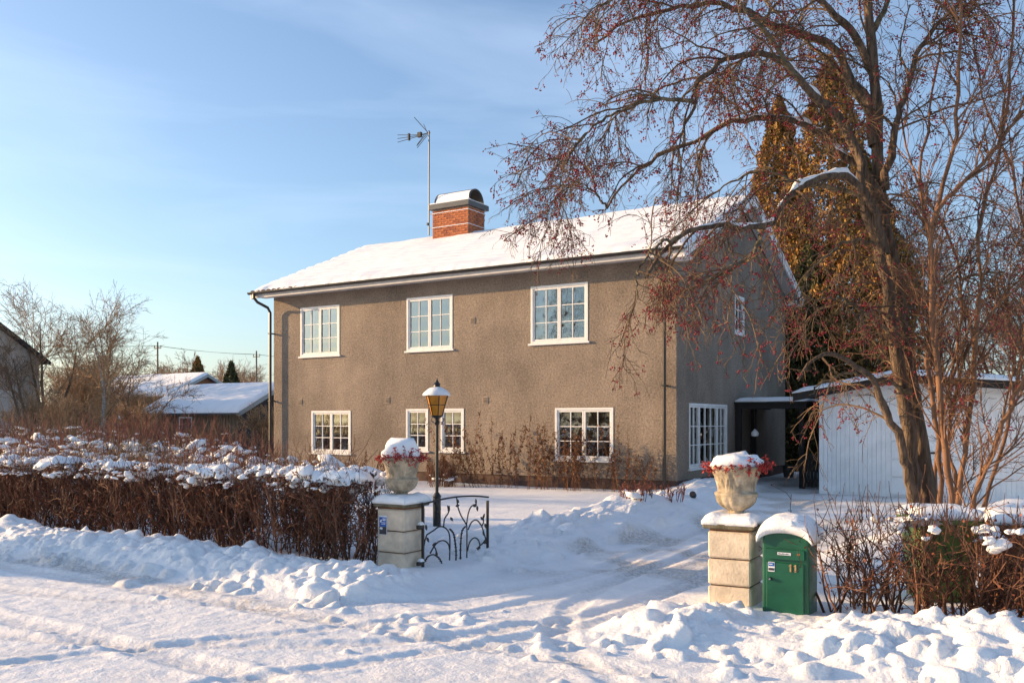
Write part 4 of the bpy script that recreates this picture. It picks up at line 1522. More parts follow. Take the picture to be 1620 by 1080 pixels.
# ------------------------------------------------------------------ garden lamp
lamp = empty('garden_lamp', (-.74, -8.01, .02))
tag(lamp, 'black lamp post with amber glass lantern and snow hat in the garden', 'lamp post')
b_ = MB(); b_.tube([(0, 0, -.2), (0, 0, .52)], .060, 12); b_.build('base', M['black_metal'], lamp)
b_ = MB(); b_.lathe([(.062, .52), (.066, .54), (.05, .57), (.03, .60)], 16); b_.build('collar', M['black_metal'], lamp)
b_ = MB(); b_.tube([(0, 0, .55), (0, 0, 1.66)], .026, 10); b_.build('pole', M['black_metal'], lamp)
b_ = MB(); b_.lathe([(.026, 1.62), (.045, 1.66), (.03, 1.69), (.035, 1.72), (.075, 1.74), (.08, 1.755)], 16); b_.build('lantern_foot', M['black_metal'], lamp)
zb, zt, rb, rt = 1.76, 2.08, .085, .175
ns = 6
for k in range(ns):
    a0, a1 = 2 * math.pi * (k + .3) / ns, 2 * math.pi * (k + 1.3) / ns
    p = [Vector((math.cos(a) * r, math.sin(a) * r, z)) for a, r, z in ((a0, rb, zb), (a1, rb, zb), (a1, rt, zt), (a0, rt, zt))]
    cen = sum(p, Vector()) / 4
    b_ = MB(); b_.raw([tuple(q * .985 + Vector((0, 0, q.z * .015))) for q in p], [(0, 1, 2, 3)]); b_.build('pane', M['amber'], lamp)
    b_ = MB(); b_.tube([tuple(p[0]), tuple(p[3])], .008, 5); b_.build('lantern_bar', M['black_metal'], lamp)
    for f_ in (0.0, .52, 1.0):
        b_ = MB(); b_.tube([tuple(p[0].lerp(p[3], f_)), tuple(p[1].lerp(p[2], f_))], .006 if f_ == .52 else .009, 5); b_.build('lantern_ring', M['black_metal'], lamp)
    if k % 2 == 0:
        b_ = MB(); b_.tube(smooth_pts([(math.cos(a0) * .06, math.sin(a0) * .06, 1.66), (math.cos(a0) * .11, math.sin(a0) * .11, 1.69), (math.cos(a0) * .09, math.sin(a0) * .09, 1.74)]), .006, 5); b_.build('scroll', M['black_metal'], lamp)
b_ = MB(); b_.lathe([(.19, 2.08), (.20, 2.095), (.12, 2.15), (.05, 2.20), (.045, 2.23), (.06, 2.24), (.03, 2.27), (.012, 2.31), (.004, 2.34)], 18); b_.build('lantern_roof', M['black_metal'], lamp)
V0, F0 = ICO3
out = []
for v in V0:
    r_ = math.hypot(v[0], v[1]); k = 1 + .10 * noise.noise(Vector(v) * 2.1 + Vector((4, 1, 0)))
    out.append((v[0] * .215 * k, v[1] * .215 * k, 2.10 + (v[2] * .10 if v[2] > 0 else v[2] * .025) * k - .03 * r_ ** 3))
b_ = MB(); b_.raw(out, F0); b_.build('snow_hat', M['snow'], lamp, smooth=True)

# ------------------------------------------------------------------ wheelie bins behind the hedge
def bin_(x, y, rz, m_, label):
    o = empty('wheelie_bin', (x, y, -.10), rz)
    tag(o, label, 'bin')
    b_ = MB()
    V = [(-.20, -.22, .06), (.20, -.22, .06), (.20, .22, .06), (-.20, .22, .06), (-.25, -.28, .86), (.25, -.28, .86), (.25, .28, .86), (-.25, .28, .86)]
    b_.raw(V, [(3, 2, 1, 0), (4, 5, 6, 7), (0, 1, 5, 4), (1, 2, 6, 5), (2, 3, 7, 6), (3, 0, 4, 7)])
    bo = b_.build('body', m_, o)
    b_ = MB(); b_.box(-.275, .275, -.30, .30, .84, .885, .012); b_.build('rim', m_, o)
    b_ = MB(); b_.prism_x([(-.32, .886), (.30, .886), (.30, .93), (.0, .955), (-.28, .93), (-.32, .91)], -.28, .28); b_.build('lid', m_, o)
    b_ = MB(); b_.tube([(-.2, .33, .90), (.2, .33, .90)], .016, 8); b_.build('handle', m_, o)
    for s_ in (-.22, .22):
        b_ = MB(); b_.tube([(s_ - .025, .20, .08), (s_ + .025, .20, .08)], .10, 16); b_.build('wheel', M['rubber'], o)
    for s_ in (-.11, .11):
        b_ = MB(); b_.raw([(s_ - .012, -.24, .12), (s_ + .012, -.24, .12), (s_ + .014, -.296, .80), (s_ - .014, -.296, .80)], [(0, 1, 2, 3)]); b_.build('rib', m_, o)
    snow_cap('lid_snow', .56, .60, .09, o, (0, 0, .945), int(x * 7), 12, 6, .02)
    return o


bin_(6.40, -9.98, .45, M['bin_green'], 'green wheelie bin with snowy lid half hidden by the bare hedge')
bin_(7.02, -10.02, .35, M['bin_brown'], 'brown wheelie bin behind the hedge beside the green bin')
# small spotlight poking out of the ploughed snow
b_ = MB(); b_.lathe([(.03, 0), (.055, .02), (.06, .10), (.045, .13)], 12)
sp_ = b_.build('garden_spotlight', M['black_metal'], None, loc=(1.75, -3.70, ground_z(1.75, -3.70) + .02), rot=(1.2, .3, 0))
b_ = MB(); b_.tube([(0, 0, -.18), (0, 0, .01)], .012, 6); b_.build('spike', M['black_metal'], sp_)
tag(sp_, 'small black garden spotlight sticking out of the ploughed snow near the house', 'spotlight')

# ------------------------------------------------------------------ hedges
def hedge(name, label, x0, x1, y0, y1, h, seed, per_m, leaf_n, snow_n, wander=.10, loose=0.0, snowbig=1.0, twigs=(6, 4)):
    rng = np.random.default_rng(seed)
    o = empty(name, ((x0 + x1) / 2, (y0 + y1) / 2, 0))
    tag(o, label, 'hedge')
    off = Vector((-(x0 + x1) / 2, -(y0 + y1) / 2, 0))
    N = int((x1 - x0) * per_m)
    S = np.stack([rng.uniform(x0, x1, N), rng.uniform(y0 + .12, y1 - .12, N), np.full(N, -.02)], -1)
    D = np.stack([rng.normal(0, .22, N), rng.normal(0, .22, N), np.ones(N)], -1)
    Lh = h * rng.uniform(.75, 1.08, N)
    P0 = grow(rng, S, D, Lh, 8, wander, .05)
    R0 = taper(rng.uniform(.007, .014, N), .004, N, 8)
    S1, D1, r1, t1, _ = spawn(rng, P0, R0, twigs[0], .15, 1.0, .4, 1.2)
    D1[:, 2] += .25
    P1 = grow(rng, S1, D1, rng.uniform(.18, .48, len(S1)), 5, .25, .03)
    R1 = taper(np.minimum(r1 * .7, .006), .0025, len(S1), 5)
    S2, D2, r2, t2, _ = spawn(rng, P1, R1, twigs[1], .2, 1.0, .3, 1.2)
    D2[:, 2] += .25
    P2 = grow(rng, S2, D2, rng.uniform(.07, .22, len(S2)), 4, .25, .02)
    R2 = taper(.0032, .0018, len(S2), 4)
    def squash(P):                                  # a clipped hedge: keep it inside its block
        P[..., 1] = np.clip(P[..., 1], y0 - .03 - loose, y1 + .03 + loose) + 0
        P[..., 2] = np.where(P[..., 2] > h, h + (P[..., 2] - h) * .35, P[..., 2])
        P[..., 0] = np.clip(P[..., 0], x0 - .05 - loose, x1 + .05 + loose)
        return P
    if loose == 0:
        P0, P1, P2 = squash(P0), squash(P1), squash(P2)
    # last summer's shoots standing up through the snow
    NS = int((x1 - x0) * 130) if loose == 0 else int((x1 - x0) * 60)
    SS = np.stack([rng.uniform(x0, x1, NS), rng.uniform(y0, y1, NS), rng.uniform(h * .8, h, NS)], -1)
    DS = np.stack([rng.normal(0, .3, NS), rng.normal(0, .3, NS), np.ones(NS)], -1)
    PS = grow(rng, SS, DS, rng.uniform(.12, .42, NS), 5, .12, .03)
    V, F = merge([tubes(P0, R0, 4), tubes(P1, R1, 3), ribbons(P2, R2), tubes(PS, taper(.004, .002, NS, 5), 3)])
    t_ = np_obj('twigs', V, F, M['hedge_twig'], o, loc=off); t_["kind"] = "stuff"
    if leaf_n:
        tips = P2[:, 2:].reshape(-1, 3)
        C = tips[rng.integers(0, len(tips), leaf_n)] + rng.normal(0, .012, (leaf_n, 3))
        C = C[C[:, 2] > .15]
        V, F = quads_at(rng, C, .020, None, 1.5)
        l_ = np_obj('leaves', V, F, M['hedge_leaf'], o, loc=off); l_["kind"] = "stuff"
    if snow_n:
        tops = np.concatenate([P1[:, 2:].reshape(-1, 3), P2[:, 1:].reshape(-1, 3)])
        top = tops[(tops[:, 2] > h * .86) & (tops[:, 2] < h * 1.06) & (perlin(tops[:, 0] * 2.3, tops[:, 1] * 2.3, seed) > -.12)]
        C = top[rng.integers(0, len(top), snow_n)]
        g = rng.gamma(1.6, .015, snow_n) + .012
        S_ = np.stack([g * rng.uniform(.9, 1.9, snow_n), g * rng.uniform(.7, 1.2, snow_n), g * rng.uniform(.55, 1.0, snow_n)], -1) * snowbig
        S_ = np.minimum(S_, .062)
        # every pad is a few merged clumps sagging along its twig
        k_ = 4
        C = np.repeat(C, k_, axis=0)
        S_ = np.repeat(S_, k_, axis=0) * rng.uniform(.45, .95, (len(C), 1))
        an_ = np.repeat(rng.uniform(0, 6.28, snow_n), k_)
        of_ = rng.normal(0, 1, len(C)) * S_[:, 0] * 1.5
        C = C + np.stack([np.cos(an_) * of_, np.sin(an_) * of_, -np.abs(of_) * rng.uniform(0, .45, len(C))], -1)
        C[:, 2] += S_[:, 2] * .3
        s_ = snow_lumps('snow', C, S_, o, seed, ICO2)
        s_.location = off
    return o


hedge('clipped_hedge', 'long clipped leafless hedge topped with snow behind the road bank', -11.0, .86, -11.62, -10.75, 1.05, 21, 64, 18000, 620)
hedge('clipped_hedge', 'loose bare hedge in front of the two wheelie bins', 5.64, 9.2, -11.45, -11.0, .90, 24, 50, 1600, 36, wander=.20, loose=.10, snowbig=1.0, twigs=(5, 4))
def hedge_blanket(parent, x0, x1, y0, y1, h, thr, seed, th=.075, step=.022):
    """broken blanket of snow lying on the clipped top, sagging between the shoots"""
    xs, ys = np.arange(x0, x1, step), np.arange(y0, y1, step)
    A, B = np.meshgrid(xs, ys)
    m = fbm(A, B, 2.1, 4, seed, .62) - thr + .35 * sstep(x1 - 2.4, x1 - .4, A) * (1 if x1 < 2 else 0)
    ed = np.minimum(np.minimum(B - y0, y1 - B), x1 - A)
    m = m - .5 * sstep(.10, .0, ed + .07 * fbm(A, B, 5, 2, seed + 3))
    t = th * np.clip(m * 2.6, 0, 1) ** .55 * (1 + .5 * fbm(A, B, 4.0, 3, seed + 5))
    base = h + .03 + .05 * fbm(A, B, 1.3, 3, seed + 7) + .025 * fbm(A, B, 6.0, 2, seed + 9) - .07 * sstep(.16, 0, ed)
    top = np.stack([A, B, base + t], -1).reshape(-1, 3)
    low = np.stack([A, B, base - .25 * t], -1).reshape(-1, 3)
    ny_, nx_ = A.shape
    I = np.arange(nx_ * ny_).reshape(ny_, nx_)
    ok = (m > .0)
    cell = ok[:-1, :-1] | ok[1:, 1:] & ok[:-1, 1:]
    q = np.stack([I[:-1, :-1], I[:-1, 1:], I[1:, 1:], I[1:, :-1]], -1)[cell]
    V = np.concatenate([top, low])
    F = np.concatenate([q, q[:, ::-1] + nx_ * ny_])
    used, inv = np.unique(F.ravel(), return_inverse=True)
    s_ = np_obj('snow_blanket', V[used], inv.reshape(-1, 4).astype(np.int32), M['snow'], parent, smooth=True)
    s_.location = (-parent.location.x, -parent.location.y, 0)
    s_["kind"] = "stuff"


# a band of deeper snow lying on the end of the long hedge
hd = [o for o in bpy.data.objects if o.name == 'clipped_hedge'][0]
rng = np.random.default_rng(77)
n_ = 60
C = np.stack([.8 - rng.gamma(1.3, .8, n_), rng.uniform(-11.6, -10.8, n_), 1.06 + rng.uniform(-.04, .09, n_)], -1)
g = rng.uniform(.03, .085, n_)
s_ = snow_lumps('snow', C, np.stack([g * 1.3, g, g * .7], -1), hd, 5)
s_.location = (-(hd.location.x), -(hd.location.y), 0)
h2 = [o for o in bpy.data.objects if o.name == 'clipped_hedge.001'][0]
hedge_blanket(hd, -10.5, .86, -11.66, -10.72, 1.05, .12, 15)
hedge_blanket(h2, 5.75, 9.0, -11.50, -10.98, .86, .24, 19, .045)


# ------------------------------------------------------------------ red-stemmed shrubs behind the long hedge
def stem_shrub(x, y, rad, h, n, seed, label, snow_n=60, m_='dogwood', cat='shrub', group=None, snow_top=.65, leaf=0):
    rng = np.random.default_rng(seed)
    o = empty('shrub', (x, y, 0))
    tag(o, label, cat, group)
    a = rng.uniform(0, 6.28, n)
    q = np.sqrt(rng.uniform(0, 1, n))
    S = np.stack([np.cos(a) * q * rad * .7, np.sin(a) * q * rad * .7, np.zeros(n)], -1)
    D = np.stack([np.cos(a) * q * .28, np.sin(a) * q * .28, np.ones(n)], -1)
    P0 = grow(rng, S, D, h * rng.uniform(.65, 1.12, n), 7, .06, .03)
    R0 = taper(rng.uniform(.006, .011, n), .003, n, 7)
    S1, D1, r1, _, _ = spawn(rng, P0, R0, 4, .25, .95, .25, .7)
    D1[:, 2] += .5
    ks = min(1.0, h / 1.0)
    P1 = grow(rng, S1, D1, ks * rng.uniform(.2, .5, len(S1)), 4, .14, .06)
    R1 = taper(.0048, .0026, len(S1), 4)
    S2, D2, r2, _, _ = spawn(rng, P1, R1, 2, .2, .9, .3, .8)
    P2 = grow(rng, S2, D2, ks * rng.uniform(.1, .25, len(S2)), 3, .15, .06)
    R2 = taper(.0035, .0022, len(S2), 3)
    V, F = merge([tubes(P0, R0, 3), tubes(P1, R1, 3), ribbons(P2, R2)])
    t_ = np_obj('stems', V, F, M[m_], o); t_["kind"] = "stuff"
    if snow_n:
        tops = P1[:, 1:].reshape(-1, 3)
        tops = tops[(tops[:, 2] > h * .3) & (tops[:, 2] < h * snow_top)]
        C = tops[rng.integers(0, len(tops), snow_n)]
        g = rng.gamma(2.0, .018, snow_n) + .018
        snow_lumps('snow', C, np.stack([g * 1.6, g, g * .6], -1), o, seed, ICO1)
    return o


SH = [(-13.5, -9.3, 1.1, 1.35, 'wide snow-flecked shrub behind the hedge near the photo edge'),
      (-11.0, -9.2, 1.1, 1.30, 'snow-flecked red shrub behind the hedge, second from the photo edge'),
      (-8.6, -9.3, 1.1, 1.28, 'snow-flecked red shrub behind the hedge, third from the photo edge'),
      (-6.2, -9.4, 1.0, 1.20, 'snow-flecked red shrub behind the middle of the long hedge'),
      (-3.9, -9.5, .9, 1.15, 'low snow-flecked shrub behind the hedge, in front of the house corner'),
      (-1.8, -9.6, .7, 1.02, 'smallest low shrub behind the hedge near the lamp post'),
      (-15.6, -6.6, 1.3, 1.75, 'tall thin-stemmed shrub in front of the pale house'),
      (-12.9, -6.4, 1.2, 1.75, 'tall thin-stemmed shrub below the birches'),
      (-10.3, -6.4, 1.2, 1.65, 'tall red-stemmed shrub in front of the snowy shed eave'),
      (-8.0, -6.2, 1.1, 1.60, 'tall red-stemmed shrub in front of the dark shed gable'),
      (-14.9, -3.4, 1.3, 1.9, 'bushy shrub in front of the snowy shed roof'),
      (-17.8, -3.8, 1.4, 2.0, 'bushy twiggy shrub farther back below the birches'),
      (-12.6, -2.9, 1.0, 1.8, 'upright red shrub just beyond the far downpipe'),
      (-20.5, -2.6, 1.5, 2.0, 'tall twiggy shrub by the gable of the pale house')]
for i, (x, y, r, h, lb) in enumerate(SH):
    stem_shrub(x, y, r, h * (1.08 if i < 6 else .95), 130 if i < 6 else 105, 300 + i, lb, 170 if i < 6 else 110, ['dogwood', 'hedge_twig', 'dogwood', 'twig'][i % 4], group='shrubs behind the long hedge', snow_top=1.05 if i < 6 else .8)
# thin red shoots standing in front of the facade corner
stem_shrub(-9.9, -3.2, 1.4, 1.15, 46, 341, 'sparse red shoots standing before the ground-floor window by the house corner', 12)

# ------------------------------------------------------------------ withered perennials along the facade
def dry_clump(x, y, n, h, lean, seed, label, spread=.3):
    rng = np.random.default_rng(seed)
    o = empty('withered_plant', (x, y, .05))
    tag(o, label, 'plant', 'withered plants along the facade')
    S = np.stack([rng.normal(0, spread, n), rng.normal(0, .12, n), np.zeros(n)], -1)
    D = np.stack([lean + rng.normal(0, .13, n), rng.normal(0, .1, n), np.ones(n)], -1)
    P = grow(rng, S, D, h * rng.uniform(.55, 1.1, n), 9, .07, -.01)
    R = taper(.0055, .003, n, 9)
    t_ = np_obj('stalks', *tubes(P, R, 4), M['dry'], o); t_["kind"] = "stuff"
    S1, D1, r1, tt, _ = spawn(rng, P, R, 20, .25, 1.0, .4, 1.0)
    D1[:, 2] -= .35
    P1 = grow(rng, S1, D1, rng.uniform(.04, .11, len(S1)), 3, .2, -.25)
    C = P1[:, 1:].reshape(-1, 3)
    V, F = quads_at(rng, C, .024, (0, 0, -1.2), 2.8)
    l_ = np_obj('leaves', V, F, M['dry'], o); l_["kind"] = "stuff"
    # plume at the tip
    C = np.repeat(P[:, 4:].reshape(-1, 3), 14, axis=0)
    C = C + rng.normal(0, 1, C.shape) * np.array([.018, .018, .05])
    V, F = quads_at(rng, C, .017, (0, 0, .8), 1.8)
    l_ = np_obj('plumes', V, F, M['dry'], o); l_["kind"] = "stuff"
    return o


dry_clump(-5.0, -.75, 20, 1.75, -.30, 401, 'leaning withered goldenrod clump beside the lamp post')
dry_clump(-4.1, -.65, 13, 1.55, -.05, 402, 'upright withered clump left of the ground-floor double window', .25)
dry_clump(-3.15, -.70, 22, 1.60, .02, 403, 'dense withered goldenrod clump below the ground-floor double window', .22)
dry_clump(-2.35, -.65, 22, 1.50, .05, 404, 'withered clump in front of the sill of the ground-floor double window', .28)
dry_clump(-1.35, -.60, 12, 1.55, .04, 405, 'thin withered stalks between double window and downpipe', .25)
dry_clump(-.75, -.60, 7, 1.0, .06, 406, 'few withered stalks closest to the downpipe', .18)
dry_clump(-6.1, -.70, 14, .85, .1, 407, 'short withered clump behind the lamp post', .3)
dry_clump(-7.6, -.70, 12, .9, .05, 408, 'withered clump behind the shaded urn', .4)
stem_shrub(-5.75, -1.0, .45, .62, 70, 420, 'low round dark bush at the plinth behind the lamp post', 8, 'hedge_twig')
stem_shrub(1.45, -5.6, .40, .26, 26, 421, 'small reddish bush poking out of the ploughed snow pile', 4, 'dogwood')
stem_shrub(1.85, -5.0, .30, .26, 18, 422, 'second small reddish bush in the ploughed snow, nearer the house', 2, 'dogwood')
for nm, (bx0, by0) in (('a', (1.45, -5.6)), ('b', (1.85, -5.0))):
    for o in [q for q in bpy.data.objects if q.name.startswith('shrub') and abs(q.location.x - bx0) < .01 and abs(q.location.y - by0) < .01]:
        o.location.z = ground_z(bx0, by0) - .05

# ------------------------------------------------------------------ trees
BERRY_LIMBS = [
 ([(5.87, -6.03, -0.13), (5.82, -6.05, 0.58), (5.74, -6.08, 1.50), (5.63, -6.14, 2.25), (5.53, -6.20, 3.09), (5.40, -6.27, 3.93), (5.32, -6.30, 4.51), (5.25, -6.33, 5.61), (5.21, -6.35, 6.45), (5.17, -6.36, 6.96), (5.08, -6.41, 7.80), (4.98, -6.46, 8.39)], 0.155, 0.045),
 ([(5.82, -6.24, -0.10), (5.73, -6.30, 0.60), (5.61, -6.38, 1.91), (5.49, -6.46, 2.74), (5.38, -6.53, 3.64), (5.19, -6.66, 4.46), (5.09, -6.73, 5.11), (4.99, -6.80, 5.48), (4.89, -6.87, 5.62)], 0.115, 0.06),
 ([(5.82, -6.41, 0.20), (5.73, -6.60, 0.70), (5.62, -6.80, 1.43), (5.48, -7.02, 1.79), (5.38, -7.21, 2.14), (5.17, -7.47, 2.40), (4.97, -7.73, 2.51), (4.80, -7.97, 2.43), (4.68, -8.17, 2.19)], 0.085, 0.018),
 ([(5.38, -6.57, 3.88), (5.27, -6.76, 4.43), (5.13, -6.97, 4.72), (4.96, -7.20, 4.78), (4.67, -7.51, 4.71), (4.51, -7.74, 4.52), (4.36, -7.96, 4.24), (4.25, -8.15, 4.04), (3.99, -8.44, 4.03), (3.72, -8.73, 3.99), (3.53, -8.98, 3.86), (3.39, -9.20, 3.66), (3.27, -9.40, 3.35)], 0.07, 0.02),
 ([(4.22, -8.05, 4.06), (4.22, -8.21, 3.81), (4.15, -8.41, 3.62), (3.99, -8.67, 3.50), (3.88, -8.90, 3.36)], 0.04, 0.01),
 ([(5.36, -6.34, 4.50), (5.09, -6.43, 5.02), (4.92, -6.46, 5.16), (4.67, -6.53, 5.44), (4.39, -6.63, 5.70), (4.09, -6.73, 5.78), (3.56, -6.98, 5.80), (3.30, -7.07, 5.72), (3.07, -7.13, 5.56), (2.63, -7.32, 5.44), (2.39, -7.39, 5.25), (2.10, -7.49, 5.03), (1.89, -7.55, 4.69)], 0.07, 0.014),
 ([(4.89, -6.87, 5.62), (4.68, -7.07, 5.83), (4.46, -7.27, 6.11), (4.29, -7.45, 6.28), (4.05, -7.67, 6.37), (3.81, -7.89, 6.29), (3.58, -8.10, 6.09), (3.47, -8.24, 5.89), (3.47, -8.31, 5.64), (3.39, -8.43, 5.34), (3.38, -8.51, 5.01)], 0.065, 0.014),
 ([(3.50, -8.37, 5.62), (3.16, -8.64, 5.67), (2.87, -8.88, 5.55), (2.59, -9.11, 5.38), (2.39, -9.29, 5.12), (2.25, -9.44, 4.80)], 0.03, 0.007),
 ([(5.24, -6.36, 5.35), (5.17, -6.34, 5.92), (4.96, -6.42, 6.22), (4.81, -6.45, 6.59), (4.66, -6.48, 6.81), (4.28, -6.66, 6.95), (3.89, -6.84, 7.16), (3.56, -6.98, 7.34), (3.14, -7.18, 7.42), (2.68, -7.41, 7.32), (2.22, -7.64, 7.21), (1.82, -7.82, 6.92)], 0.085, 0.012),
 ([(5.22, -6.31, 6.29), (4.99, -6.57, 6.82), (4.84, -6.78, 6.97), (4.66, -7.01, 7.16), (4.30, -7.35, 7.52), (3.92, -7.70, 7.63), (3.40, -8.14, 7.50), (2.97, -8.53, 7.13)], 0.06, 0.012),
 ([(4.46, -7.37, 6.08), (4.09, -7.74, 6.69), (3.79, -8.07, 7.03), (3.36, -8.47, 7.13), (2.94, -8.87, 6.99), (2.60, -9.22, 6.71)], 0.035, 0.01),
 ([(5.36, -6.34, 4.75), (5.39, -6.44, 5.00), (5.51, -6.48, 5.50), (5.66, -6.51, 6.01), (5.83, -6.52, 6.50), (6.17, -6.43, 6.91), (6.54, -6.32, 7.21)], 0.06, 0.015),
 ([(5.18, -6.33, 6.80), (5.50, -6.26, 7.42), (5.93, -6.10, 7.70), (6.51, -5.87, 7.73)], 0.045, 0.012),
 ([(5.49, -6.49, 2.73), (5.24, -6.83, 3.04), (5.00, -7.15, 3.23), (4.80, -7.46, 3.21), (4.63, -7.73, 3.03)], 0.035, 0.008),
 ([(5.53, -6.24, 3.08), (5.76, -5.90, 3.36), (6.17, -5.45, 3.64), (6.67, -4.94, 3.75)], 0.035, 0.008),
 ([(5.42, -6.42, 3.90), (5.15, -6.74, 4.04), (4.90, -7.04, 3.93), (4.65, -7.34, 3.59), (4.53, -7.56, 3.17)], 0.03, 0.007),
 ([(5.67, -6.39, 2.08), (5.45, -6.72, 2.19), (5.11, -7.14, 2.30), (4.88, -7.49, 2.22), (4.72, -7.79, 2.02)], 0.03, 0.007),
 ([(5.30, -6.26, 4.53), (4.86, -6.27, 4.83), (4.30, -6.36, 4.98), (3.79, -6.42, 5.21), (3.27, -6.48, 5.10), (2.88, -6.46, 4.88)], 0.04, 0.008),
 ([(3.57, -9.09, 3.84), (3.41, -9.25, 3.77), (3.27, -9.40, 3.58), (3.20, -9.50, 3.34), (3.23, -9.54, 3.11)], 0.022, 0.006),
 ([(1.97, -7.73, 4.64), (1.82, -7.90, 4.89), (1.62, -8.10, 4.96), (1.51, -8.25, 4.60)], 0.015, 0.006),
 ([(5.25, -6.29, 5.62), (4.75, -6.09, 6.46), (4.19, -5.93, 7.17), (3.53, -5.83, 8.01)], 0.045, 0.012),
]
STEM_LIMBS = [
 ([(6.27, -7.19, 0.02), (6.20, -7.24, 1.00), (6.10, -7.29, 2.19), (6.01, -7.35, 3.88), (6.18, -7.24, 4.58), (6.27, -7.19, 5.18), (6.31, -7.17, 5.99), (6.33, -7.15, 6.69), (6.31, -7.16, 7.21)], 0.045, 0.014),
 ([(6.06, -7.32, 4.07), (6.14, -7.37, 4.24), (6.44, -7.27, 4.57), (6.74, -7.19, 4.93), (6.97, -7.13, 5.25), (7.35, -7.00, 5.56)], 0.03, 0.012),
 ([(6.30, -6.70, -0.04), (6.27, -6.66, 0.81), (6.38, -6.52, 1.90), (6.44, -6.42, 3.03), (6.47, -6.33, 4.19), (6.68, -6.13, 5.14), (6.80, -5.99, 6.29), (6.83, -5.91, 7.23)], 0.042, 0.012),
 ([(6.10, -6.94, 0.01), (6.08, -6.90, 0.97), (6.01, -6.90, 1.90), (5.92, -6.90, 2.53), (6.01, -6.80, 3.55), (5.84, -6.85, 4.58), (5.93, -6.74, 5.53), (6.06, -6.61, 6.50)], 0.04, 0.01),
 ([(6.41, -7.34, 0.05), (6.51, -7.39, 0.87), (6.73, -7.38, 1.53), (6.98, -7.34, 2.17), (7.35, -7.23, 2.87)], 0.04, 0.015),
 ([(6.24, -6.50, -0.07), (6.21, -6.45, 0.95), (6.12, -6.44, 1.43), (6.32, -6.25, 2.55), (6.72, -5.92, 3.29), (7.13, -5.60, 3.86)], 0.035, 0.01),
 ([(6.31, -5.75, -0.17), (6.52, -5.58, 0.75), (6.77, -5.39, 1.92), (6.95, -5.24, 3.26), (6.84, -5.27, 4.79), (6.48, -5.46, 5.89), (6.33, -5.51, 6.84)], 0.032, 0.01),
 ([(6.08, -5.66, -0.20), (5.89, -5.73, 1.07), (6.07, -5.57, 2.26), (6.17, -5.46, 3.81), (5.59, -5.78, 5.19), (5.47, -5.80, 6.15)], 0.03, 0.008),
]



def limb_poly(pts, r0, r1, n=24, jit=.012, seed=0):
    sp = np.array(smooth_pts(pts, 6))
    d = np.concatenate([[0], np.cumsum(np.linalg.norm(np.diff(sp, axis=0), axis=1))])
    t = np.linspace(0, d[-1], n)
    P = np.stack([np.interp(t, d, sp[:, k]) for k in range(3)], -1)
    rng = np.random.default_rng(seed)
    P[1:-1] += rng.normal(0, jit, (n - 2, 3))
    R = r0 + (r1 - r0) * (t / d[-1]) ** .75
    R = R * (1 + rng.normal(0, .05, n))
    return P, R, d[-1]


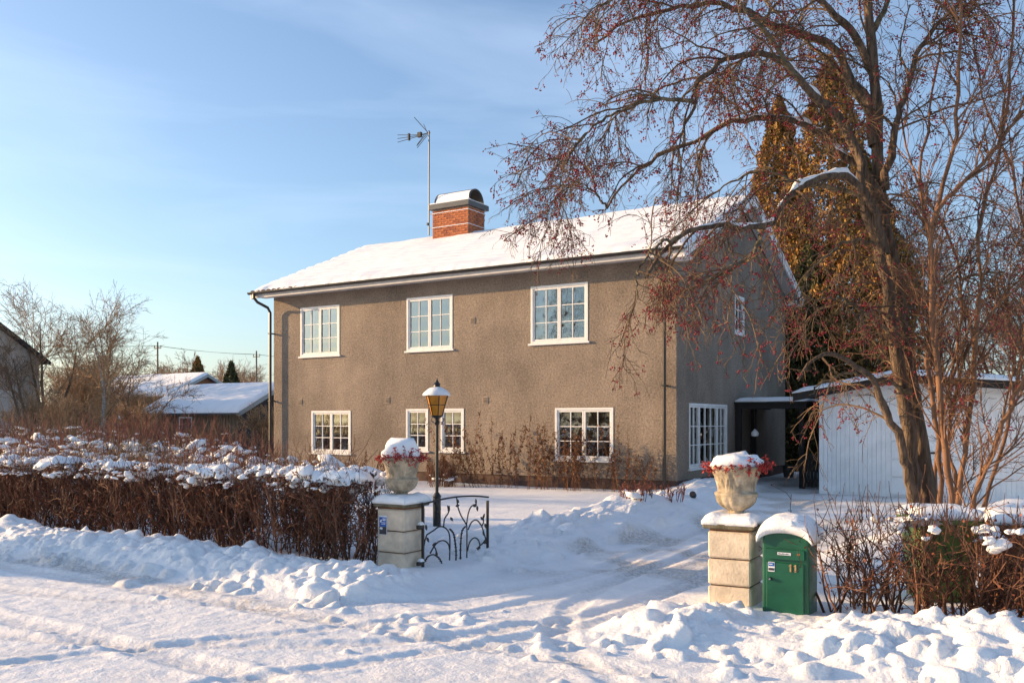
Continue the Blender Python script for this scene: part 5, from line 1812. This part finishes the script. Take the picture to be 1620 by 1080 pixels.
def traced_tree(name, label, base, limbs, seed, mats, levels, berries, snow_on=(), berry_r=.0115, thin=None):
    rng = np.random.default_rng(seed)
    o = empty(name, base)
    tag(o, label, 'tree')
    off = -Vector(base)
    Ps, Rs = [], []
    for i, (pts, r0, r1) in enumerate(limbs):
        P, R, ln = limb_poly(pts, r0, r1, 28, .014, seed + i)
        Ps.append(P); Rs.append(R)
        V, F = tubes(P[None], R[None], 10)
        # knobbly bark outline
        V = V + unit(rng.normal(0, 1, V.shape)) * (rng.random((len(V), 1)) * .010)
        np_obj('trunk' if i == 0 else 'limb', V, F, mats[0] if r0 > .05 else mats[1], o, smooth=True, loc=off)
    P0, R0 = np.array(Ps), np.array(Rs)
    parts = []
    Pp, Rp = P0, R0
    tips = []
    for k, lv in enumerate(levels):
        S, D, r, t, idx = spawn(rng, Pp, Rp, lv['n'], lv.get('t0', .3), 1.0, lv['a0'], lv['a1'])
        keep = (r < lv.get('rmax', 9)) & (S[:, 2] > lv.get('zmin', 0))
        if k == 0 and thin:
            keep &= rng.random(len(S)) < np.array([thin.get(q, 1.0) for q in range(len(limbs))])[idx]
        S, D, r, t = S[keep], D[keep], r[keep], t[keep]
        D[:, 2] += lv.get('up', 0)
        ln = rng.uniform(lv['l0'], lv['l1'], len(S)) * (1.15 - .4 * t)
        P = grow(rng, S, D, ln, lv['K'], lv['w'], lv['g'])
        R = taper(np.minimum(r * .6, lv['r']), lv['r'] * .45, len(S), lv['K'])
        R = np.maximum(R, .0022)
        parts.append(tubes(P, R, 4 if k == 0 else 3) if k < 2 else ribbons(P, R * 1.1))
        Pp, Rp = P, R
        tips.append(P)
    V, F = merge(parts)
    b_ = np_obj('branches', V, F, mats[2], o, loc=off); b_["kind"] = "stuff"
    if berries:
        T = tips[-1][:, -2:].reshape(-1, 3)
        T = T[(T[:, 2] > 1.4)]
        c0 = T[rng.integers(0, len(T), berries)]
        # fruits hang in small bunches
        C = np.repeat(c0, 4, axis=0) + rng.normal(0, .018, (berries * 4, 3))
        C[:, 2] -= .012
        s = rng.uniform(.75, 1.25, (len(C), 1)) * berry_r
        V, F = blobs(C, np.repeat(s, 3, axis=1), rng)
        f_ = np_obj('berries', V, F, M['berry'], o, smooth=True, loc=off); f_["kind"] = "stuff"
        f_["label"] = "dark red berries in small bunches"
    for (i, a, b) in snow_on:
        P, R, ln = limb_poly(limbs[i][0], limbs[i][1], limbs[i][2], 90, 0, seed + i)
        Pb = np.stack([np.interp(np.linspace(0, 1, 90), np.linspace(0, 1, 28), Ps[i][:, k]) for k in range(3)], -1)
        Rb = np.interp(np.linspace(0, 1, 90), np.linspace(0, 1, 28), Rs[i])
        i0, i1 = int(a * 89), int(b * 89)
        Q, q = Pb[i0:i1].copy(), Rb[i0:i1].copy()
        n1 = len(Q)
        if n1 < 4: continue
        flat = 1 - np.abs(unit(np.gradient(Q, axis=0))[:, 2])
        end = np.minimum(1, np.minimum(np.arange(n1), np.arange(n1)[::-1]) / 4)
        wv = np.clip(.75 + .35 * np.sin(np.arange(n1) * .55 + i) + rng.normal(0, .10, n1), .25, 1.3)
        rad = np.maximum(q * .95 * wv * end * np.clip(flat * 3.0, .30, 1), .002)
        Q[:, 2] += q * .75 + rad * .25
        V, F = tubes(Q[None], rad[None], 8)
        s_ = np_obj('snow', V, F, M['snow'], o, smooth=True, loc=off)
    return o


berry_levels = [dict(n=17, t0=.20, a0=.4, a1=1.25, l0=.55, l1=1.5, K=10, w=.15, g=-.10, r=.016, up=.12, zmin=1.5),
                dict(n=11, t0=.12, a0=.4, a1=1.15, l0=.25, l1=.75, K=7, w=.18, g=-.17, r=.006, zmin=1.2),
                dict(n=5, t0=.12, a0=.4, a1=1.2, l0=.07, l1=.24, K=4, w=.25, g=-.16, r=.0034, zmin=1.1)]
traced_tree('berry_tree', 'large gnarled tree with red berries and snow along its arching limbs', BERRY_LIMBS[0][0][0][:2] + (0,), BERRY_LIMBS, 50,
            (M['bark'], M['bark_moss'], M['twig']), berry_levels, 5600,
            snow_on=((3, .18, .82), (5, .16, .62), (6, .10, .34), (8, .12, .30), (0, .50, .62), (9, .05, .2), (8, .34, .5), (1, .3, .5), (0, .28, .46)), thin={3: .6, 4: .5, 17: .6, 15: .4, 13: .4, 16: .35, 2: .4, 18: .6})
stem_levels = [dict(n=28, t0=.15, a0=.3, a1=.9, l0=.5, l1=1.3, K=7, w=.13, g=.02, r=.011, up=.3, zmin=.5),
               dict(n=8, t0=.2, a0=.3, a1=.9, l0=.2, l1=.6, K=5, w=.15, g=.01, r=.005, zmin=.5),
               dict(n=3, t0=.2, a0=.3, a1=1.0, l0=.08, l1=.25, K=3, w=.15, g=.0, r=.0032, zmin=.5)]
traced_tree('multi_stemmed_tree', 'thinner multi-stemmed reddish tree beside the gnarled berry tree', STEM_LIMBS[0][0][0][:2] + (0,), STEM_LIMBS, 90,
            (M['twig_red'], M['twig_red'], M['twig_red']), stem_levels, 500)


def bare_tree(x, y, h, seed, label, m_trunk='bark', m_twig='far_twig', spread=.8, r0=.12, lv=None, group=None, stems=1, droop=0.0, z=0.0, name='bare_tree', rmin=.006, cat='tree', n0=8, n1=7, n2=6, n3=3, lean=(0, 0)):
    rng = np.random.default_rng(seed)
    o = empty(name, (x, y, z))
    tag(o, label, cat, group)
    S = np.concatenate([np.zeros((1, 3)), np.stack([rng.normal(0, .15, stems - 1), rng.normal(0, .15, stems - 1), np.zeros(stems - 1)], -1)]) if stems > 1 else np.zeros((1, 3))
    D = np.stack([rng.normal(0, .09 if stems == 1 else .22, stems) + lean[0], rng.normal(0, .09 if stems == 1 else .22, stems) + lean[1], np.ones(stems)], -1)
    P0 = grow(rng, S, D, h * rng.uniform(.82, .95, stems), 12, .06, .03)
    R0 = taper(r0 * rng.uniform(.8, 1.0, stems), r0 * .12, stems, 12)
    np_obj('trunk', *tubes(P0, R0, 8), M[m_trunk], o, smooth=True)
    S1, D1, r1, t1, _ = spawn(rng, P0, R0, n0, .28, .98, .45, .95)
    D1[:, 2] += .15
    P1 = grow(rng, S1, D1, h * spread * .42 * rng.uniform(.6, 1.1, len(S1)) * (1.15 - .65 * t1), 8, .10, .035)
    R1 = taper(np.maximum(r1 * .5, rmin), rmin * .8, len(S1), 8)
    S2, D2, r2, t2, _ = spawn(rng, P1, R1, n1, .2, 1.0, .35, .85)
    P2 = grow(rng, S2, D2, h * spread * .16 * rng.uniform(.5, 1.2, len(S2)), 5, .14, .03 - droop * .5)
    R2 = taper(rmin * 1.1, rmin * .7, len(S2), 5)
    S3, D3, r3, t3, _ = spawn(rng, P2, R2, n2, .15, 1.0, .35, .9)
    P3 = grow(rng, S3, D3, h * spread * .075 * rng.uniform(.5, 1.3, len(S3)), 3, .17, .02 - droop)
    R3 = taper(rmin * .75, rmin * .5, len(S3), 3)
    parts = [tubes(P1, R1, 3), ribbons(P2, R2) if rmin > .0125 else tubes(P2, R2, 3), ribbons(P3, R3)]
    if n3:
        S4, D4, _, _, _ = spawn(rng, P3, R3, n3, .2, 1.0, .35, .9)
        P4 = grow(rng, S4, D4, h * spread * .035 * rng.uniform(.5, 1.3, len(S4)), 3, .14, -droop)
        parts.append(ribbons(P4, taper(rmin * .6, rmin * .45, len(S4), 3)))
    V, F = merge(parts)
    c_ = np_obj('crown', V, F, M[m_twig], o); c_["kind"] = "stuff"
    return o


# birches and bare trees over the far hedge
bare_tree(-31.0, 6.6, 6.6, 501, 'white-stemmed birch in front of the twiggy thicket', 'birch', 'far_twig', 1.3, .13, droop=.04, rmin=.0095, n0=12, n3=3, stems=2)
bare_tree(-32.6, 5.0, 6.8, 502, 'spreading bare birch between the pale house and the white-stemmed birch', 'bark', 'far_twig', 1.3, .12, stems=4, droop=.04, rmin=.0095, n3=3)
bare_tree(-27.5, 1.3, 4.9, 503, 'crooked dark fruit tree in front of the pale house', 'bark', 'twig', .95, .10, stems=2, rmin=.007, n3=3, lean=(-.25, .1))
bare_tree(-22.0, 1.2, 3.6, 504, 'small leaning fruit tree before the birches', 'bark', 'twig', 1.0, .08, stems=2, rmin=.006, n3=3, lean=(.35, .25))
bare_tree(-25.5, -1.4, 5.6, 505, 'bare tree at the photo edge before the pale house gable', 'bark', 'twig', .8, .10, rmin=.007, n3=3)
bare_tree(-49.0, 25.0, 7.2, 506, 'bare tree beside the dark evergreens on the skyline', 'bark', 'far_twig', .7, .14, rmin=.014, stems=2, n3=2)
bare_tree(-50.0, 17.5, 5.0, 507, 'low bushy tree on the skyline left of the brown gable', 'bark', 'far_twig', 1.1, .10, rmin=.014, stems=4, n3=2)
bare_tree(-45.0, 13.5, 4.6, 508, 'low bushy tree behind the white-stemmed birch', 'bark', 'far_twig', 1.2, .10, rmin=.013, stems=5, n3=2)
bare_tree(-38.0, 9.5, 4.4, 509, 'twiggy thicket tree just left of the snowy shed', 'bark', 'far_twig', 1.2, .09, rmin=.012, stems=5, n3=2)
bare_tree(-44.0, 9.0, 5.2, 510, 'twiggy thicket tree behind the spreading birch', 'bark', 'far_twig', 1.2, .10, rmin=.012, stems=5, n3=2)
bare_tree(-60.0, 40.0, 6.2, 511, 'bare tree behind the utility pole nearest the house', 'bark', 'far_twig', 1.1, .13, rmin=.017, stems=5, n3=2)
bare_tree(-58.0, 47.0, 6.6, 512, 'bare tree on the skyline touching the house corner', 'bark', 'far_twig', 1.1, .13, rmin=.018, stems=5, n3=2)
bare_tree(-66.0, 36.0, 5.6, 513, 'bare tree on the skyline between the two utility poles', 'bark', 'far_twig', 1.2, .13, rmin=.018, stems=5, n3=2)
bare_tree(-68.0, 28.0, 5.0, 514, 'low skyline bush left of the evergreens', 'bark', 'far_twig', 1.3, .12, rmin=.018, stems=5, n3=2)
bare_tree(-55.0, 10.0, 5.6, 515, 'thicket tree far behind the birches', 'bark', 'far_twig', 1.2, .12, rmin=.016, stems=5, n3=2)
TH = [(-29, 2.5, 2.6), (-33, 7.5, 1.7), (-36, 12.0, 3.2), (-43, 6.0, 4.0), (-24, .5, 2.3), (-20.5, 1.0, 2.1), (-29.6, 8.0, 1.5), (-32.5, 11.5, 2.6), (-47, 16, 4.8), (-52, 21, 5.2), (-21, 7.5, 2.1), (-56, 30, 5.6), (-60, 33, 5.8), (-64, 44, 6.6), (-52, 42, 6.2)]
TL = ['in front of the pale house wall', 'below the white-stemmed birch', 'close to the snowy shed eave', 'beyond the spreading birch', 'before the crooked fruit tree', 'before the small leaning tree', 'touching the shed corner', 'behind the shed corner', 'left of the brown gable', 'behind the brown gable roof', 'before the shed boards', 'at the foot of the utility pole by the evergreens', 'between the utility poles', 'at the foot of the utility pole by the house', 'beyond the shed ridge']
for i, ((x, y, h), lb) in enumerate(zip(TH, TL)):
    bare_tree(x, y, h, 700 + i, 'dense brown leafless bush ' + lb, 'bark', 'far_twig', 1.25, .05, rmin=.010 if x > -40 else .015, stems=7, n0=7, n1=6, n2=5, n3=2, name='leafless_bush', cat='bush', group='leafless bushes beyond the garden')
# thicket behind the garage
RT_ = [(4.6, 13.5, 8.5, 'tall bare tree behind the middle of the garage roof'), (7.4, 12.0, 8.0, 'tall bare tree behind the far end of the garage roof'), (9.8, 15.5, 9.0, 'bare tree behind the garage at the photo edge'),
       (6.0, 19.0, 9.5, 'bare tree farther back behind the garage'), (2.4, 17.0, 7.5, 'bare tree between the golden conifers and the garage'), (8.2, 8.8, 6.0, 'smaller bare tree beside the garage back corner'), (11.5, 20.0, 10.0, 'farthest bare tree behind the garage')]
for i, (x, y, h, lb) in enumerate(RT_):
    bare_tree(x, y, h, 530 + i, lb, 'twig_red', 'twig_red', .95, .11, rmin=.0085, stems=3, n0=10, n1=8, n2=6, n3=3)
# trees along the street to the west, outside the picture: they shade the hedge and show in the panes
WT_ = [(-33, -13.5, 9.0), (-28, -12.2, 7.5), (-33, -5.4, 5.6)]
for i, (x, y, h) in enumerate(WT_):
    bare_tree(x, y, h, 560 + i, 'bare tree %s' % ['west of the house on the far side of the hedge', 'at the western end of the long hedge', 'beside the pale house gable, outside the hedge'][i], 'bark', 'twig', .9, .15, rmin=.010, stems=2, n3=2)
for i, (x, y, h) in enumerate([(-30, -3.8, 4.2), (-34, -2.2, 4.4)]):
    bare_tree(x, y, h, 580 + i, ['dense garden bush in front of the pale house', 'taller dense garden bush nearest the pale house wall'][i], 'bark', 'twig', 1.25, .05, rmin=.014, stems=8, n0=7, n1=6, n2=4, n3=0, name='leafless_bush', cat='bush')
# the other side of the street: bare trees and bushes that the panes mirror
for i, (x, y, h) in enumerate([(-8.5, -24, 9.5), (-13, -27, 11), (-5.5, -28, 10), (-17.5, -29, 10.5), (-23, -34, 12), (-11, -33, 11)]):
    bare_tree(x, y, h, 620 + i, 'bare tree on the other side of the street, mirrored in the panes', 'bark', 'twig', .9, .15, rmin=.012, stems=2, n3=1, group='trees across the street')
for i, (x, y, h) in enumerate([(-5.5, -23, 2.4), (-8.5, -23.6, 2.7), (-11.5, -24.4, 2.6), (-14.5, -25.2, 2.9), (-18, -27, 3.0), (-22, -29, 3.2)]):
    bare_tree(x, y, h, 640 + i, 'dense bush on the other side of the street, mirrored in the panes', 'bark', 'twig', 1.3, .05, rmin=.016, stems=8, n0=7, n1=6, n2=4, n3=0, name='leafless_bush', cat='bush', group='bushes across the street')


def conifer(x, y, h, rad, seed, m_, label, n=16000, power=.75, name='conifer', leaf=.085, k=1.9):
    rng = np.random.default_rng(seed)
    o = empty(name, (x, y, 0))
    tag(o, label, 'tree')
    b_ = MB(); b_.tube([(0, 0, -.2), (0, 0, h * .5), (0, 0, h * .95)], [rad * .12, rad * .08, .02], 8); b_.build('trunk', M['bark'], o)
    z = rng.uniform(0.01, 1, n) ** 1.05
    prof = np.minimum(1, (1 - z) ** power * k) * np.clip(z * 6 + .6, 0, 1)
    a = rng.uniform(0, 6.28, n)
    clump = 1 + .16 * np.sin(a * 5 + z * 23) + .13 * np.sin(a * 9 - z * 41 + 1) + .10 * np.sin(a * 3 + z * 70)
    q = rng.uniform(.55, 1.0, n) ** .5
    C = np.stack([np.cos(a) * rad * prof * q * clump, np.sin(a) * rad * prof * q * clump, z * h], -1)
    V, F = quads_at(rng, C, leaf, (0, 0, 1.1), 2.4)
    c_ = np_obj('crown', V, F, M[m_], o); c_["kind"] = "stuff"
    return o


conifer(-1.35, 13.4, 13.4, 1.35, 601, 'thuja', 'slimmer golden columnar conifer behind the house gable', 38000, leaf=.070)
conifer(.55, 12.8, 14.2, 1.75, 602, 'thuja', 'taller golden columnar conifer behind the house gable', 38000, leaf=.070)
conifer(1.9, 11.4, 10.2, 1.5, 603, 'thuja', 'lower golden conifer next to the garage roof', 32000, leaf=.070)
conifer(.35, 10.9, 7.6, .95, 604, 'conifer', 'dark conifer in the gap between house and garage', 18000)
conifer(-47.3, 25.2, 6.4, 1.25, 605, 'thuja', 'dark evergreen on the skyline, taller of two', 5000, .9, leaf=.16, k=1.6)
conifer(-44.6, 26.0, 6.0, 1.1, 606, 'conifer', 'dark evergreen on the skyline, shorter of two', 5000, .9, leaf=.16, k=1.6)
conifer(-14.2, -16.6, 5.4, 1.15, 608, 'conifer', 'unseen young dark spruce added across the street to shade the gate', 5200, 1.0, leaf=.12, k=1.15)  # out of view, added so its shadow covers the gate pillar and urn
conifer(-26.2, 4.6, 2.3, .9, 607, 'conifer', 'small snowy evergreen under the birches', 2500, 1.0, leaf=.10, k=1.1)
cs = [o for o in bpy.data.objects if o.get('label') == 'small snowy evergreen under the birches'][0]
rng = np.random.default_rng(3)
a = rng.uniform(0, 6.28, 40); zz = rng.uniform(.6, 2.1, 40); rr_ = (2.4 - zz) * .36
snow_lumps('snow', np.stack([np.cos(a) * rr_, np.sin(a) * rr_, zz], -1), np.stack([rng.uniform(.12, .3, 40), rng.uniform(.08, .16, 40), rng.uniform(.04, .09, 40)], -1), cs, 8, ICO1)

# ------------------------------------------------------------------ neighbouring buildings
def gable_house(name, label, cx, cy, L, W, ze, zr, m_wall, m_gable, ov=.4, rz=0.0, snow=.16, wins=(), roof_m='sheet', cat='shed', trim=None, bare_front=False):
    """ridge along local x; gable ends at +-L/2"""
    o = empty(name, (cx, cy, 0), rz)
    tag(o, label, cat)
    b_ = MB(); b_.box(-L / 2, L / 2, -W / 2, W / 2, -.3, ze); b_.build('wall', M[m_wall], o)
    for s_ in (-1, 1):
        b_ = MB(); x0, x1 = sorted((s_ * (L / 2 - .05), s_ * (L / 2 + .012)))
        b_.prism_x([(-W / 2 - .01, .0), (W / 2 + .01, .0), (W / 2 + .01, ze), (0, zr - .04), (-W / 2 - .01, ze)], x0, x1); b_.build('gable', M[m_gable], o)
    sl = (zr - ze) / (W / 2)
    yo, zo = W / 2 + ov, ze - sl * ov
    b_ = MB(); b_.prism_x([(-yo, zo), (0, zr), (yo, zo), (yo, zo + .10), (0, zr + .10), (-yo, zo + .10)], -L / 2 - ov, L / 2 + ov)
    rf = b_.build('roof', M[roof_m], o)
    for s_ in (-1, 1):
        for t_ in (-1, 1):
            b_ = MB(); x0, x1 = sorted((s_ * (L / 2 + ov), s_ * (L / 2 + ov + .05)))
            pl = [(t_ * yo, zo - .06), (0, zr - .06), (0, zr + .13), (t_ * yo, zo + .13)]
            b_.prism_x(pl if t_ < 0 else pl[::-1], x0, x1); b_.build('bargeboard', M[trim or 'galv'], rf)
    if snow:
        for t_ in (-1, 1):
            n1, n2 = 40, 10
            V, F = [], []
            for ly in (1, 0):
                for j in range(n2):
                    for i in range(n1):
                        u, v = i / (n1 - 1), j / (n2 - 1)
                        x = (-L / 2 - ov - .02) + (L + 2 * ov + .04) * u
                        y = t_ * (yo + .04) * (1 - v)
                        zdeck = zr + .102 - sl * abs(y)
                        th = snow * (min(1, v * 8 + .12) ** .5) * (min(1, min(u, 1 - u) * 30 + .2) ** .5) * (1 + .25 * noise.noise(Vector((x * .7, y * .7, cx))))
                        V.append((x, y, zdeck + (th if ly else 0)))
            nn_ = n1 * n2
            for j in range(n2 - 1):
                for i in range(n1 - 1):
                    a = j * n1 + i
                    F.append((a, a + 1, a + n1 + 1, a + n1) if t_ < 0 else (a + n1, a + n1 + 1, a + 1, a))
            for i in range(n1 - 1): F.append((i, i + nn_, i + 1 + nn_, i + 1))
            for j in range(n2 - 1):
                a = j * n1; F.append((a, a + n1, a + n1 + nn_, a + nn_))
                a = j * n1 + n1 - 1; F.append((a, a + nn_, a + n1 + nn_, a + n1))
            b_ = MB(); b_.raw(V, F); b_.build('roof_snow', M['snow'], rf, smooth=True)
    for (side, u, z0_, w_, h_) in wins:
        b_ = MB()
        if side == 'front': b_.box(u - w_ / 2, u + w_ / 2, -W / 2 - .04, -W / 2 - .002, z0_, z0_ + h_)
        else: b_.box(L / 2 + .014, L / 2 + .05, u - w_ / 2, u + w_ / 2, z0_, z0_ + h_)
        wi = b_.build('window', M['white'], o)
        b_ = MB()
        if side == 'front': b_.box(u - w_ / 2 + .07, u + w_ / 2 - .07, -W / 2 - .046, -W / 2 - .041, z0_ + .07, z0_ + h_ - .07)
        else: b_.box(L / 2 + .051, L / 2 + .056, u - w_ / 2 + .07, u + w_ / 2 - .07, z0_ + .07, z0_ + h_ - .07)
        b_.build('pane', M['dark_print'], wi)
    return o


shed = gable_house('shed', 'low dark shed with a thick snowy roof behind the shrubs', -25.7, 9.6, 5.8, 4.0, 2.2, 3.2, 'shed_warm', 'shed_dark', .45, 0, .17, wins=(('front', -.6, 1.0, .9, .9),))
for k in range(28):
    b_ = MB(); b_.box(-2.88 + k * .205, -2.88 + k * .205 + .18, -2.03, -2.002, .1, 2.1); b_.build('plank', M['shed_warm'], shed)
gable_house('brown_house', 'brown timber gable with snowy roof beyond the shed', -46.0, 21.0, 9.0, 5.4, 3.4, 4.7, 'brown_wood', 'brown_wood', .4, 0, .17, cat='house')
gable_house('pale_house', 'pale rendered house with dark roof at the photo edge', -37.0, 1.6, 7.4, 6.6, 4.6, 6.9, 'cream', 'cream', .35, 0, 0, roof_m='shed_dark', cat='house', wins=(('gable', -.4, 2.6, 1.1, 1.2),), trim='shed_dark')
# utility poles and their wires
PO = [(-53.0, 26.0, 7.9, 'utility pole standing left of the dark evergreens'), (-50.3, 33.6, 7.6, 'utility pole standing close to the house corner')]
pole_tops = []
for (x, y, h, lb) in PO:
    o = empty('utility_pole', (x, y, 0)); tag(o, lb, 'utility pole', 'utility poles')
    b_ = MB(); b_.tube([(0, 0, -.3), (0, 0, h)], [.085, .06], 8); b_.build('pole', M['pole'], o)
    b_ = MB(); b_.box(-.40, .40, -.03, .03, h - .53, h - .46); b_.build('crossarm', M['pole'], o)
    for s_ in (-.38, .38):
        b_ = MB(); b_.tube([(s_, 0, h - .43), (s_, 0, h - .28)], .04, 8); b_.build('insulator', M['sheet'], o)
for k, (dz, dy) in enumerate(((-.30, -.3), (-.30, .3), (-1.9, 0))):
    p0, p1 = Vector((-60.0, 6.3 + dy, 7.6 + dz)), Vector((-53.0, 26.0 + dy, 7.9 + dz))
    p2, p3 = Vector((-50.3, 33.6 + dy, 7.6 + dz)), Vector((-42.0, 57.0 + dy, 7.4 + dz))
    pts = []
    for a, b in ((p0, p1), (p1, p2), (p2, p3)):
        for i in range(8):
            t = i / 8; q = a.lerp(b, t); q.z -= .35 * 4 * t * (1 - t) * (b - a).length / 22
            pts.append(tuple(q))
    pts.append(tuple(p3))
    b_ = MB(); b_.tube(pts, .010, 4)
    o = b_.build('overhead_wire', M['black_metal'], None)
    tag(o, ['upper near wire strung between the utility poles', 'upper far wire strung between the utility poles', 'lowest thicker wire strung between the utility poles'][k], 'wire', 'overhead wires')
